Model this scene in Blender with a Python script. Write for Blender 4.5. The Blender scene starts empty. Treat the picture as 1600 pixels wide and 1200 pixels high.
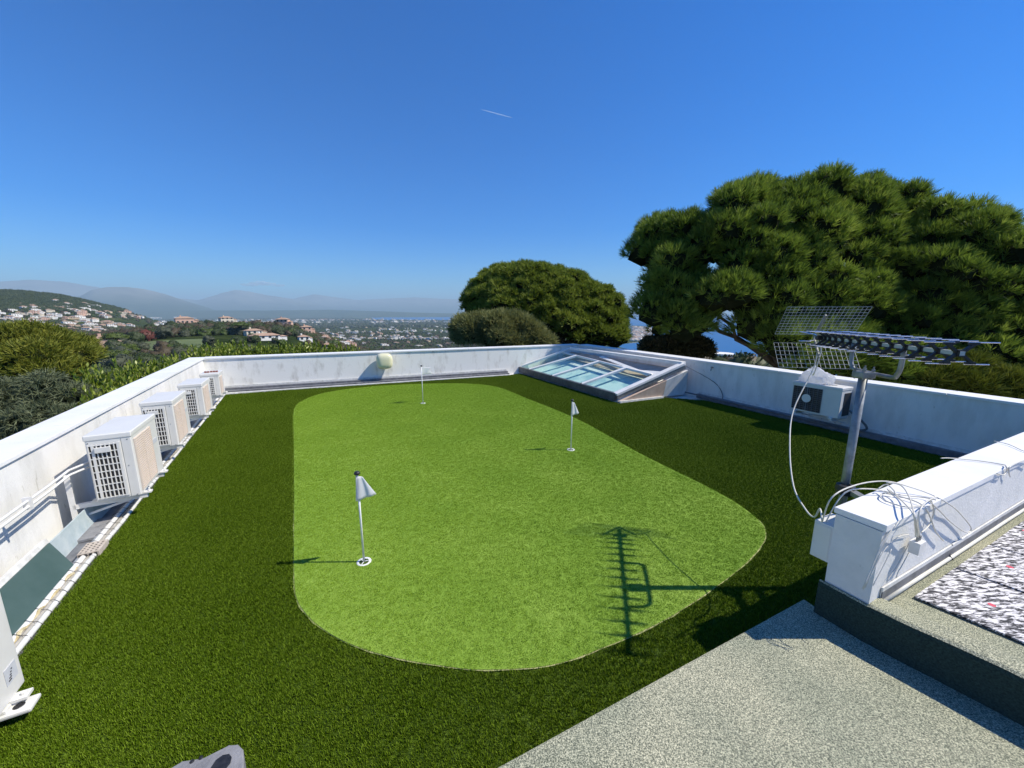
import bpy, bmesh, math, random
import numpy as np
from mathutils import Vector, Matrix, noise as mnoise

random.seed(7)
RNG = np.random.default_rng(7)
R = math.radians
scene = bpy.context.scene

# ------------------------------------------------------------------ camera, world, sun
CAM_H = 2.1
PITCH = math.atan(112 / 600.0)
cam_data = bpy.data.cameras.new("camera")
cam_data.lens = 13.5
cam_data.sensor_width = 36.0
cam_data.clip_start = 0.05
cam_data.clip_end = 90000.0
cam = bpy.data.objects.new("camera", cam_data)
scene.collection.objects.link(cam)
cam.location = (0, 0, CAM_H)
cam.rotation_euler = (math.pi / 2 - PITCH, 0, 0)
scene.camera = cam

SUN_EL, SUN_AZ = 48.5, 0.0          # azimuth from world +X, counter-clockwise
world = bpy.data.worlds.new("World")
scene.world = world
world.use_nodes = True
wn = world.node_tree
wn.nodes.clear()
sky = wn.nodes.new("ShaderNodeTexSky")
sky.sky_type = 'NISHITA'
sky.sun_disc = False
sky.sun_elevation = R(SUN_EL)
sky.sun_rotation = R(90 - SUN_AZ)
sky.altitude = 100
sky.air_density = 1.0
sky.dust_density = 0.0
sky.ozone_density = 5.0
hs = wn.nodes.new("ShaderNodeHueSaturation")
hs.inputs['Saturation'].default_value = 1.55
hs.inputs['Value'].default_value = 1.0
bg = wn.nodes.new("ShaderNodeBackground")
bg.inputs[1].default_value = 0.116
wo = wn.nodes.new("ShaderNodeOutputWorld")
wn.links.new(sky.outputs[0], hs.inputs['Color'])
tint = wn.nodes.new("ShaderNodeMix"); tint.data_type = 'RGBA'; tint.blend_type = 'MULTIPLY'; tint.inputs[0].default_value = 1.0
tint.inputs[7].default_value = (0.46, 0.83, 1.10, 1)
wn.links.new(hs.outputs[0], tint.inputs[6])
wn.links.new(tint.outputs[2], bg.inputs[0])
wn.links.new(bg.outputs[0], wo.inputs[0])

sd = bpy.data.lights.new("sun", 'SUN')
sd.energy = 5.0
sd.angle = R(0.5)
sd.color = (1.0, 0.935, 0.81)
sun = bpy.data.objects.new("sun", sd)
scene.collection.objects.link(sun)
_sv = Vector((math.cos(R(SUN_EL)) * math.cos(R(SUN_AZ)), math.cos(R(SUN_EL)) * math.sin(R(SUN_AZ)), math.sin(R(SUN_EL))))
sun.rotation_euler = _sv.to_track_quat('Z', 'Y').to_euler()
sun.location = (20, 0, 25)

scene.view_settings.view_transform = 'Standard'
scene.view_settings.look = 'None'
scene.view_settings.gamma = 1.0
scene.view_settings.exposure = 0.36
scene.view_settings.use_curve_mapping = False
scene.render.engine = 'CYCLES'
scene.cycles.max_bounces = 6
scene.cycles.transparent_max_bounces = 12
scene.cycles.volume_bounces = 0
scene.cycles.use_denoising = True
scene.cycles.denoiser = 'OPENIMAGEDENOISE'
scene.cycles.denoising_input_passes = 'RGB_ALBEDO_NORMAL'
scene.cycles.denoising_prefilter = 'ACCURATE'

# ------------------------------------------------------------------ helpers
F6 = 600.0
_F = np.array([0, math.cos(PITCH), -math.sin(PITCH)])
_U = np.array([0, math.sin(PITCH), math.cos(PITCH)])


def ray(px, py):
    return np.array([(px - 800) / F6, 0, 0]) + (600 - py) / F6 * _U + _F


def at(px, py, z=0.0):
    """point of the photograph lying at height z"""
    r = ray(px, py)
    return np.array([0, 0, CAM_H]) + (z - CAM_H) / r[2] * r


def deep(px, py, D):
    """point of the photograph at depth D along the view"""
    return np.array([0, 0, CAM_H]) + ray(px, py) * D


def link(o):
    scene.collection.objects.link(o)
    return o


def tag(o, label=None, cat=None, group=None, kind=None):
    if label: o['label'] = label
    if cat: o['category'] = cat
    if group: o['group'] = group
    if kind: o['kind'] = kind
    return o


def empty(name, loc=(0, 0, 0), rz=0.0, label=None, cat=None, group=None):
    o = link(bpy.data.objects.new(name, None))
    o.empty_display_size = 0.2
    o.location = tuple(float(c) for c in loc)
    o.rotation_euler = (0, 0, rz)
    return tag(o, label, cat, group)


def copy_tree(o, parent=None):
    c = link(o.copy())
    c.parent = parent
    for ch in list(o.children):
        copy_tree(ch, c)
    return c


class MB:
    def __init__(self):
        self.v = []; self.f = []; self.m = []; self.cur = 0

    def add(self, vs, fs):
        b = len(self.v)
        self.v += [tuple(float(c) for c in p) for p in vs]
        for f in fs:
            self.f.append([i + b for i in f]); self.m.append(self.cur)
        return self

    def box(self, x0, x1, y0, y1, z0, z1):
        vs = [(x0, y0, z0), (x1, y0, z0), (x1, y1, z0), (x0, y1, z0), (x0, y0, z1), (x1, y0, z1), (x1, y1, z1), (x0, y1, z1)]
        return self.add(vs, [(0, 3, 2, 1), (4, 5, 6, 7), (0, 1, 5, 4), (1, 2, 6, 5), (2, 3, 7, 6), (3, 0, 4, 7)])

    def hexa(self, b, t):
        """box from 4 bottom and 4 top points (counter-clockwise)"""
        return self.add(list(b) + list(t), [(0, 3, 2, 1), (4, 5, 6, 7), (0, 1, 5, 4), (1, 2, 6, 5), (2, 3, 7, 6), (3, 0, 4, 7)])

    def prism(self, poly, z0, z1):
        n = len(poly)
        vs = [(p[0], p[1], z0) for p in poly] + [(p[0], p[1], z1) for p in poly]
        fs = [tuple(range(n - 1, -1, -1)), tuple(range(n, 2 * n))]
        fs += [(i, (i + 1) % n, n + (i + 1) % n, n + i) for i in range(n)]
        return self.add(vs, fs)

    def bar(self, a, b, w, h, up=(0, 0, 1)):
        a = Vector(a); b = Vector(b); d = (b - a).normalized(); u = Vector(up)
        s = d.cross(u)
        if s.length < 1e-4: s = d.cross(Vector((1, 0, 0)))
        s.normalize(); u = s.cross(d).normalized()
        s = s * w / 2; u = u * h / 2
        return self.hexa([a - s - u, a + s - u, b + s - u, b - s - u], [a - s + u, a + s + u, b + s + u, b - s + u])

    def tube(self, pts, r, n=8, smooth=0):
        pts = [Vector(p) for p in pts]
        if smooth: pts = catmull(pts, smooth)
        rings = []; N = len(pts); prev = None
        for i, p in enumerate(pts):
            d = (pts[min(i + 1, N - 1)] - pts[max(i - 1, 0)]).normalized()
            if prev is None:
                a = d.cross(Vector((0, 0, 1)))
                if a.length < 1e-3: a = d.cross(Vector((1, 0, 0)))
            else:
                a = prev - d * prev.dot(d)
            a.normalize(); prev = a; b = d.cross(a)
            rr = r[i] if isinstance(r, (list, tuple)) else r
            rings.append([p + (a * math.cos(2 * math.pi * k / n) + b * math.sin(2 * math.pi * k / n)) * rr for k in range(n)])
        vs = [q for g in rings for q in g]; fs = []
        for i in range(N - 1):
            for k in range(n):
                k2 = (k + 1) % n
                fs.append((i * n + k, i * n + k2, (i + 1) * n + k2, (i + 1) * n + k))
        fs.append(tuple(range(n - 1, -1, -1))); fs.append(tuple((N - 1) * n + k for k in range(n)))
        return self.add(vs, fs)

    def lathe(self, prof, n=24, c=(0, 0, 0)):
        vs = []; fs = []
        for (r, z) in prof:
            for k in range(n):
                a = 2 * math.pi * k / n
                vs.append((c[0] + r * math.cos(a), c[1] + r * math.sin(a), c[2] + z))
        for i in range(len(prof) - 1):
            for k in range(n):
                k2 = (k + 1) % n
                fs.append((i * n + k, i * n + k2, (i + 1) * n + k2, (i + 1) * n + k))
        return self.add(vs, fs)

    def build(self, name, mats, parent=None, smooth=False, bevel=0.0, seg=2, tri=False):
        me = bpy.data.meshes.new(name)
        me.from_pydata(self.v, [], self.f)
        if not isinstance(mats, (list, tuple)): mats = [mats]
        for m in mats: me.materials.append(m)
        me.polygons.foreach_set("material_index", self.m)
        if smooth: me.polygons.foreach_set("use_smooth", [True] * len(me.polygons))
        if bevel > 0:
            bm = bmesh.new(); bm.from_mesh(me)
            bmesh.ops.remove_doubles(bm, verts=bm.verts, dist=1e-5)
            es = [e for e in bm.edges if len(e.link_faces) == 2 and e.calc_face_angle(0) > 0.5]
            bmesh.ops.bevel(bm, geom=es, offset=bevel, segments=seg, profile=0.7, affect='EDGES', clamp_overlap=True)
            bm.to_mesh(me); bm.free()
        if tri:
            bm = bmesh.new(); bm.from_mesh(me); bmesh.ops.recalc_face_normals(bm, faces=bm.faces)
            bmesh.ops.triangulate(bm, faces=bm.faces, quad_method='BEAUTY', ngon_method='BEAUTY'); bm.to_mesh(me); bm.free()
        me.update()
        o = link(bpy.data.objects.new(name, me))
        if parent is not None: o.parent = parent
        return o


def catmull(pts, k):
    out = []; P = [pts[0]] + list(pts) + [pts[-1]]
    for i in range(1, len(P) - 2):
        for j in range(k):
            t = j / k
            out.append(0.5 * ((2 * P[i]) + (-P[i - 1] + P[i + 1]) * t + (2 * P[i - 1] - 5 * P[i] + 4 * P[i + 1] - P[i + 2]) * t * t
                              + (-P[i - 1] + 3 * P[i] - 3 * P[i + 1] + P[i + 2]) * t ** 3))
    out.append(pts[-1])
    return out


def np_mesh(name, V, Fc, mat, parent=None, attr=None, smooth=False):
    """triangle (n,3) or quad (n,4) mesh straight from arrays"""
    k = Fc.shape[1]
    me = bpy.data.meshes.new(name)
    me.vertices.add(len(V)); me.vertices.foreach_set("co", np.ascontiguousarray(V, dtype=np.float32).ravel())
    me.loops.add(Fc.size); me.loops.foreach_set("vertex_index", Fc.astype(np.int32).ravel())
    me.polygons.add(len(Fc)); me.polygons.foreach_set("loop_start", np.arange(0, Fc.size, k, dtype=np.int32))
    me.update(calc_edges=True)
    if smooth: me.polygons.foreach_set("use_smooth", [True] * len(Fc))
    if attr is not None:
        a = me.attributes.new("tint", 'FLOAT', 'POINT'); a.data.foreach_set("value", attr.astype(np.float32))
    me.materials.append(mat)
    if parent is False: return me
    o = link(bpy.data.objects.new(name, me))
    if parent is not None: o.parent = parent
    return o


# ------------------------------------------------------------------ materials
def new_mat(name):
    m = bpy.data.materials.new(name); m.use_nodes = True
    nt = m.node_tree; b = nt.nodes['Principled BSDF']
    return m, nt, b


def N(nt, typ, **kw):
    n = nt.nodes.new(typ)
    for k, v in kw.items():
        if k in n.inputs: n.inputs[k].default_value = v
        else: setattr(n, k, v)
    return n


def c4(c): return (c[0], c[1], c[2], 1)


def mat(name, c1, c2=None, scale=8.0, rough=0.6, bump=0.0, bscale=60.0, metal=0.0, spec=0.5, detail=6, lo=0.35, hi=0.65, stretch=None, speck=None):
    """base colour varied between c1 and c2 by noise, fine relief by bump; speck=(scale, colour, threshold)"""
    m, nt, b = new_mat(name)
    b.inputs['Roughness'].default_value = rough
    b.inputs['Metallic'].default_value = metal
    b.inputs['Specular IOR Level'].default_value = spec
    b.inputs['Base Color'].default_value = c4(c1)
    tc = N(nt, 'ShaderNodeTexCoord')
    co = tc.outputs['Object']
    if stretch:
        mp = N(nt, 'ShaderNodeMapping'); mp.inputs['Scale'].default_value = stretch
        nt.links.new(co, mp.inputs[0]); co = mp.outputs[0]
    last = None
    if c2 is not None:
        n = N(nt, 'ShaderNodeTexNoise', Scale=scale, Detail=float(detail), Roughness=0.6)
        nt.links.new(co, n.inputs['Vector'])
        r = N(nt, 'ShaderNodeValToRGB')
        r.color_ramp.elements[0].position = lo; r.color_ramp.elements[1].position = hi
        r.color_ramp.elements[0].color = c4(c1); r.color_ramp.elements[1].color = c4(c2)
        nt.links.new(n.outputs[0], r.inputs[0]); last = r.outputs[0]
    if speck:
        v = N(nt, 'ShaderNodeTexNoise', Scale=speck[0], Detail=3.0, Roughness=0.7)
        nt.links.new(co, v.inputs['Vector'])
        r2 = N(nt, 'ShaderNodeValToRGB'); r2.color_ramp.elements[0].position = speck[2]; r2.color_ramp.elements[1].position = min(0.99, speck[2] + 0.06)
        nt.links.new(v.outputs[0], r2.inputs[0])
        mx = N(nt, 'ShaderNodeMix', data_type='RGBA')
        mx.inputs[7].default_value = c4(speck[1])
        if last: nt.links.new(last, mx.inputs[6])
        else: mx.inputs[6].default_value = c4(c1)
        nt.links.new(r2.outputs[0], mx.inputs[0]); last = mx.outputs[2]
    if last: nt.links.new(last, b.inputs['Base Color'])
    if bump > 0:
        nb = N(nt, 'ShaderNodeTexNoise', Scale=bscale, Detail=5.0, Roughness=0.65)
        nt.links.new(co, nb.inputs['Vector'])
        bp = N(nt, 'ShaderNodeBump', Strength=bump, Distance=0.02)
        nt.links.new(nb.outputs[0], bp.inputs['Height']); nt.links.new(bp.outputs[0], b.inputs['Normal'])
    return m


def leaf_mat(name, cols, rough=0.6, trans=0.25, nscale=0.6, spec=0.3):
    """foliage: colour from the per-clump 'tint' attribute plus a broad noise; some light passes through"""
    m, nt, b = new_mat(name)
    at_ = N(nt, 'ShaderNodeAttribute', attribute_name='tint')
    geo = N(nt, 'ShaderNodeNewGeometry')
    n = N(nt, 'ShaderNodeTexNoise', Scale=nscale, Detail=3.0)
    nt.links.new(geo.outputs['Position'], n.inputs['Vector'])
    ad = N(nt, 'ShaderNodeMath', operation='ADD'); mu = N(nt, 'ShaderNodeMath', operation='MULTIPLY'); mu.inputs[1].default_value = 0.55
    nt.links.new(at_.outputs['Fac'], ad.inputs[0]); nt.links.new(n.outputs[0], ad.inputs[1]); nt.links.new(ad.outputs[0], mu.inputs[0])
    r = N(nt, 'ShaderNodeValToRGB')
    els = r.color_ramp.elements
    els[0].position = 0.1; els[0].color = c4(cols[0]); els[1].position = 0.9; els[1].color = c4(cols[-1])
    for i, c in enumerate(cols[1:-1]):
        e = els.new(0.1 + 0.8 * (i + 1) / (len(cols) - 1)); e.color = c4(c)
    nt.links.new(mu.outputs[0], r.inputs[0])
    nt.links.new(r.outputs[0], b.inputs['Base Color'])
    b.inputs['Roughness'].default_value = rough; b.inputs['Specular IOR Level'].default_value = spec
    tr = N(nt, 'ShaderNodeBsdfTranslucent'); nt.links.new(r.outputs[0], tr.inputs[0])
    mx = N(nt, 'ShaderNodeMixShader', Fac=trans)
    nt.links.new(b.outputs[0], mx.inputs[1]); nt.links.new(tr.outputs[0], mx.inputs[2])
    nt.links.new(mx.outputs[0], nt.nodes['Material Output'].inputs[0])
    return m


M = {}
M['plaster'] = mat('white_plaster', (0.66, 0.65, 0.62), (0.78, 0.77, 0.745), scale=2.4, rough=0.85, bump=0.25, bscale=45, lo=0.36, hi=0.55, speck=(7, (0.52, 0.51, 0.47), 0.66), stretch=(1.5, 1.5, 0.5))
M['coping'] = mat('white_coping', (0.74, 0.74, 0.73), (0.82, 0.82, 0.82), scale=2.5, rough=0.5, bump=0.06, bscale=30, speck=(14, (0.62, 0.61, 0.58), 0.70))
M['stained'] = mat('stained_plaster', (0.64, 0.62, 0.57), (0.84, 0.83, 0.79), scale=2.2, rough=0.9, bump=0.3, bscale=30, lo=0.30, hi=0.47, stretch=(2.4, 2.4, 0.9))
M['rough_plaster'] = mat('rough_plaster', (0.66, 0.66, 0.64), (0.76, 0.75, 0.73), scale=5, rough=0.9, bump=0.25, bscale=50, speck=(18, (0.55, 0.55, 0.53), 0.70))
M['gutter'] = mat('grey_flashing', (0.10, 0.105, 0.12), (0.19, 0.195, 0.21), scale=9, rough=0.5, bump=0.15, bscale=40)
M['flash_light'] = mat('pale_flashing', (0.56, 0.55, 0.52), (0.74, 0.74, 0.72), scale=12, rough=0.5, bump=0.1, bscale=30, speck=(18, (0.3, 0.28, 0.24), 0.66))
M['ac_white'] = mat('ac_casing', (0.66, 0.65, 0.61), (0.72, 0.71, 0.68), scale=3, rough=0.38, bump=0.02, bscale=20, speck=(30, (0.55, 0.53, 0.48), 0.74))
M['ac_beige'] = mat('ac_beige', (0.66, 0.56, 0.47), (0.70, 0.60, 0.52), scale=6, rough=0.5)
M['ac_dark'] = mat('coil_black', (0.012, 0.013, 0.016), (0.03, 0.03, 0.035), scale=60, rough=0.5)
M['fan_dark'] = mat('fan_dark', (0.008, 0.01, 0.02), (0.02, 0.022, 0.04), scale=20, rough=0.4)
M['pvc'] = mat('white_pvc', (0.76, 0.755, 0.74), (0.68, 0.67, 0.65), scale=18, rough=0.35)
M['steel'] = mat('galvanised_steel', (0.20, 0.21, 0.21), (0.32, 0.33, 0.33), scale=16, rough=0.5, metal=0.6, bump=0.05, bscale=60)
M['alu'] = mat('bright_aluminium', (0.72, 0.72, 0.72), (0.82, 0.82, 0.82), scale=10, rough=0.22, metal=1.0)
M['grid'] = mat('dull_wire', (0.42, 0.42, 0.41), (0.55, 0.55, 0.54), scale=10, rough=0.55, metal=0.3)
M['boom'] = mat('grey_boom', (0.40, 0.44, 0.44), (0.48, 0.52, 0.51), scale=10, rough=0.4, metal=0.4)
M['black'] = mat('black_plastic', (0.012, 0.012, 0.013), (0.025, 0.025, 0.027), scale=20, rough=0.45)
M['flagwhite'] = mat('white_flag', (0.88, 0.88, 0.88), (0.84, 0.84, 0.85), scale=8, rough=0.7)
_m = M['flagwhite']; _nt = _m.node_tree; _tr = N(_nt, 'ShaderNodeBsdfTranslucent', Color=(0.85, 0.85, 0.86, 1)); _mx = N(_nt, 'ShaderNodeMixShader', Fac=0.6)
_nt.links.new(_nt.nodes['Principled BSDF'].outputs[0], _mx.inputs[1]); _nt.links.new(_tr.outputs[0], _mx.inputs[2]); _nt.links.new(_mx.outputs[0], _nt.nodes['Material Output'].inputs[0])
M['polewhite'] = mat('white_pole', (0.80, 0.80, 0.80), None, rough=0.3)
M['rail_white'] = mat('white_frame_paint', (0.70, 0.69, 0.66), (0.80, 0.79, 0.77), scale=5, rough=0.4, speck=(20, (0.5, 0.47, 0.42), 0.7))
M['rail_dark'] = mat('dark_frame', (0.06, 0.065, 0.07), (0.12, 0.125, 0.13), scale=8, rough=0.45)
M['pinkish'] = mat('pink_render', (0.50, 0.36, 0.28), (0.60, 0.47, 0.38), scale=5, rough=0.85, bump=0.2, bscale=30)
M['cream'] = mat('cream_shade', (0.66, 0.63, 0.40), (0.72, 0.70, 0.50), scale=3, rough=0.3)
M['greenfelt'] = mat('green_sheet', (0.045, 0.085, 0.075), (0.065, 0.11, 0.10), scale=3, rough=0.55, bump=0.05, bscale=30, speck=(22, (0.16, 0.2, 0.18), 0.76))
M['blueish'] = mat('pale_blue_drain', (0.34, 0.42, 0.45), (0.48, 0.54, 0.55), scale=7, rough=0.6, bump=0.1)
M['foam'] = mat('old_foam', (0.50, 0.40, 0.20), (0.66, 0.58, 0.38), scale=25, rough=0.95, bump=0.9, bscale=50)
M['cable'] = mat('white_cable', (0.68, 0.66, 0.60), (0.60, 0.57, 0.50), scale=20, rough=0.45)
M['rubber'] = mat('grey_rubber', (0.17, 0.17, 0.18), (0.26, 0.26, 0.27), scale=14, rough=0.7, bump=0.3, bscale=60, speck=(45, (0.4, 0.4, 0.42), 0.72))
M['bark'] = mat('pine_bark', (0.045, 0.034, 0.026), (0.11, 0.085, 0.065), scale=6, rough=0.95, bump=1.0, bscale=20, stretch=(1, 1, 0.25))
M['ink'] = mat('dark_ink', (0.03, 0.03, 0.04), None, rough=0.5)
M['plate'] = mat('pale_sticker', (0.52, 0.54, 0.58), (0.60, 0.61, 0.64), scale=40, rough=0.4)
M['gutter_blue'] = mat('blue_grey_flashing', (0.22, 0.24, 0.29), (0.30, 0.32, 0.36), scale=9, rough=0.4, bump=0.1, bscale=40)
M['foam_grey'] = mat('weathered_ledge', (0.30, 0.28, 0.24), (0.46, 0.44, 0.40), scale=16, rough=0.9, bump=0.3)
M['edge_tube'] = mat('ivory_tube', (0.66, 0.62, 0.50), (0.74, 0.72, 0.64), scale=10, rough=0.5)
M['core'] = mat('shade_core', (0.010, 0.014, 0.006), (0.02, 0.024, 0.012), scale=3, rough=1.0, spec=0.0)  # stands for the darkness deep inside the crowns


def felt_mineral():
    m, nt, b = new_mat('mineral_felt')
    tc = N(nt, 'ShaderNodeTexCoord')
    n1 = N(nt, 'ShaderNodeTexNoise', Scale=170.0, Detail=2.0, Roughness=0.8)
    n2 = N(nt, 'ShaderNodeTexNoise', Scale=1.7, Detail=5.0, Roughness=0.6)
    for n in (n1, n2): nt.links.new(tc.outputs['Object'], n.inputs['Vector'])
    r1 = N(nt, 'ShaderNodeValToRGB'); e = r1.color_ramp.elements
    e[0].position = 0.38; e[0].color = (0.09, 0.10, 0.075, 1); e[1].position = 0.66; e[1].color = (0.78, 0.74, 0.55, 1)
    k = e.new(0.50); k.color = (0.315, 0.325, 0.24, 1)
    nt.links.new(n1.outputs[0], r1.inputs[0])
    r2 = N(nt, 'ShaderNodeValToRGB'); e = r2.color_ramp.elements
    e[0].position = 0.30; e[0].color = (0.66, 0.70, 0.66, 1); e[1].position = 0.66; e[1].color = (0.98, 0.96, 0.90, 1)
    nt.links.new(n2.outputs[0], r2.inputs[0])
    mx = N(nt, 'ShaderNodeMix', data_type='RGBA', blend_type='MULTIPLY'); mx.inputs[0].default_value = 1.0
    nt.links.new(r1.outputs[0], mx.inputs[6]); nt.links.new(r2.outputs[0], mx.inputs[7])
    nt.links.new(mx.outputs[2], b.inputs['Base Color'])
    b.inputs['Roughness'].default_value = 0.85
    bp = N(nt, 'ShaderNodeBump', Strength=0.6, Distance=0.006)
    nt.links.new(n1.outputs[0], bp.inputs['Height']); nt.links.new(bp.outputs[0], b.inputs['Normal'])
    return m


def felt_green_shaded():
    m = mat('shaded_green_upstand', (0.006, 0.020, 0.016), (0.028, 0.060, 0.048), scale=110, rough=0.9, bump=0.5, bscale=120)  # green felt, darkened by the shade put into its colour
    return m


def recycled_felt():
    """pale protection mat pressed from coloured shreds"""
    m, nt, b = new_mat('shredded_mat')
    tc = N(nt, 'ShaderNodeTexCoord')
    mp = N(nt, 'ShaderNodeMapping'); mp.inputs['Rotation'].default_value = (0, 0, R(-20)); mp.inputs['Scale'].default_value = (18, 64, 18)
    nt.links.new(tc.outputs['Object'], mp.inputs[0])
    n = N(nt, 'ShaderNodeTexNoise', Scale=1.0, Detail=3.5, Roughness=0.65, Distortion=0.6)
    nt.links.new(mp.outputs[0], n.inputs['Vector'])
    r = N(nt, 'ShaderNodeValToRGB'); e = r.color_ramp.elements
    e[0].position = 0.43; e[0].color = (0.035, 0.035, 0.04, 1); e[1].position = 0.565; e[1].color = (0.78, 0.76, 0.77, 1)
    k = e.new(0.50); k.color = (0.30, 0.29, 0.30, 1)
    nt.links.new(n.outputs[0], r.inputs[0])
    v = N(nt, 'ShaderNodeTexVoronoi', Scale=9.0); nt.links.new(tc.outputs['Object'], v.inputs['Vector'])
    lt = N(nt, 'ShaderNodeMath', operation='LESS_THAN'); lt.inputs[1].default_value = 0.16
    nt.links.new(v.outputs['Distance'], lt.inputs[0])
    sp = N(nt, 'ShaderNodeSeparateColor'); nt.links.new(v.outputs['Color'], sp.inputs[0])
    g = N(nt, 'ShaderNodeMath', operation='GREATER_THAN'); g.inputs[1].default_value = 0.72; nt.links.new(sp.outputs[0], g.inputs[0])
    an = N(nt, 'ShaderNodeMath', operation='MULTIPLY'); nt.links.new(lt.outputs[0], an.inputs[0]); nt.links.new(g.outputs[0], an.inputs[1])
    rc = N(nt, 'ShaderNodeValToRGB'); rc.color_ramp.interpolation = 'CONSTANT'; e = rc.color_ramp.elements
    e[0].position = 0; e[0].color = (0.62, 0.10, 0.14, 1); e[1].position = 0.62; e[1].color = (0.10, 0.14, 0.50, 1)
    nt.links.new(sp.outputs[1], rc.inputs[0])
    mx = N(nt, 'ShaderNodeMix', data_type='RGBA'); nt.links.new(an.outputs[0], mx.inputs[0])
    nt.links.new(r.outputs[0], mx.inputs[6]); nt.links.new(rc.outputs[0], mx.inputs[7])
    nt.links.new(mx.outputs[2], b.inputs['Base Color']); b.inputs['Roughness'].default_value = 0.9
    bp = N(nt, 'ShaderNodeBump', Strength=0.5, Distance=0.01); nt.links.new(n.outputs[0], bp.inputs['Height']); nt.links.new(bp.outputs[0], b.inputs['Normal'])
    return m


def turf_mat(name, cols, fine, patch):
    m, nt, b = new_mat(name)
    geo = N(nt, 'ShaderNodeNewGeometry')
    n1 = N(nt, 'ShaderNodeTexNoise', Scale=fine, Detail=2.0, Roughness=0.7)
    n2 = N(nt, 'ShaderNodeTexNoise', Scale=patch, Detail=2.0, Roughness=0.5)
    for n in (n1, n2): nt.links.new(geo.outputs['Position'], n.inputs['Vector'])
    ad = N(nt, 'ShaderNodeMath', operation='ADD'); nt.links.new(n1.outputs[0], ad.inputs[0]); nt.links.new(n2.outputs[0], ad.inputs[1])
    mu = N(nt, 'ShaderNodeMath', operation='MULTIPLY'); mu.inputs[1].default_value = 0.5; nt.links.new(ad.outputs[0], mu.inputs[0])
    r = N(nt, 'ShaderNodeValToRGB'); e = r.color_ramp.elements
    e[0].position = 0.32; e[0].color = c4(cols[0]); e[1].position = 0.68; e[1].color = c4(cols[2])
    k = e.new(0.5); k.color = c4(cols[1])
    nt.links.new(mu.outputs[0], r.inputs[0]); nt.links.new(r.outputs[0], b.inputs['Base Color'])
    b.inputs['Roughness'].default_value = 0.65; b.inputs['Specular IOR Level'].default_value = 0.25
    bp = N(nt, 'ShaderNodeBump', Strength=0.25, Distance=0.005); nt.links.new(n1.outputs[0], bp.inputs['Height']); nt.links.new(bp.outputs[0], b.inputs['Normal'])
    return m


M['mineral'] = felt_mineral()
M['upstand'] = felt_green_shaded()
M['shreds'] = recycled_felt()
M['turf'] = turf_mat('dark_turf', ((0.030, 0.056, 0.002), (0.062, 0.105, 0.005), (0.11, 0.165, 0.018)), 160.0, 0.9)
M['green'] = turf_mat('putting_turf', ((0.14, 0.25, 0.022), (0.20, 0.32, 0.035), (0.28, 0.40, 0.065)), 110.0, 1.2)
M['lit_seam'] = mat('turf_lit_edge', (0.30, 0.33, 0.12), (0.48, 0.46, 0.22), scale=40, rough=0.95)

# ------------------------------------------------------------------ the place: frames of reference
DL = np.array([-0.492, 0.871, 0]); PL = np.array([0.871, 0.492, 0])      # along / away from the left wall
AL = math.atan2(PL[1], PL[0])
WT = 0.93                                                                # parapet height
C1 = np.array([-8.11, 9.96, 0]); C2 = np.array([2.52, 14.32, 0]); C3 = np.array([6.9, 4.53, 0])
C0 = C1 - DL * 16.5                                                      # left wall runs on behind the camera
A0 = np.array([1.985, 2.17, 0]); FD = (C3 - A0) / np.linalg.norm(C3 - A0)   # front parapet, lawn side
FN = np.array([FD[1], -FD[0], 0])                                        # towards the camera side
BD = (C2 - C1) / np.linalg.norm(C2 - C1); BN = np.array([-BD[1], BD[0], 0])
RD = (C3 - C2) / np.linalg.norm(C3 - C2); RN = np.array([-RD[1], RD[0], 0])   # away from the roof
FT = 0.225                                                               # thickness of front parapet
HS = 0.19                                                                # raised slab height
HU = 0.43                                                                # green upstand height

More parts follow.
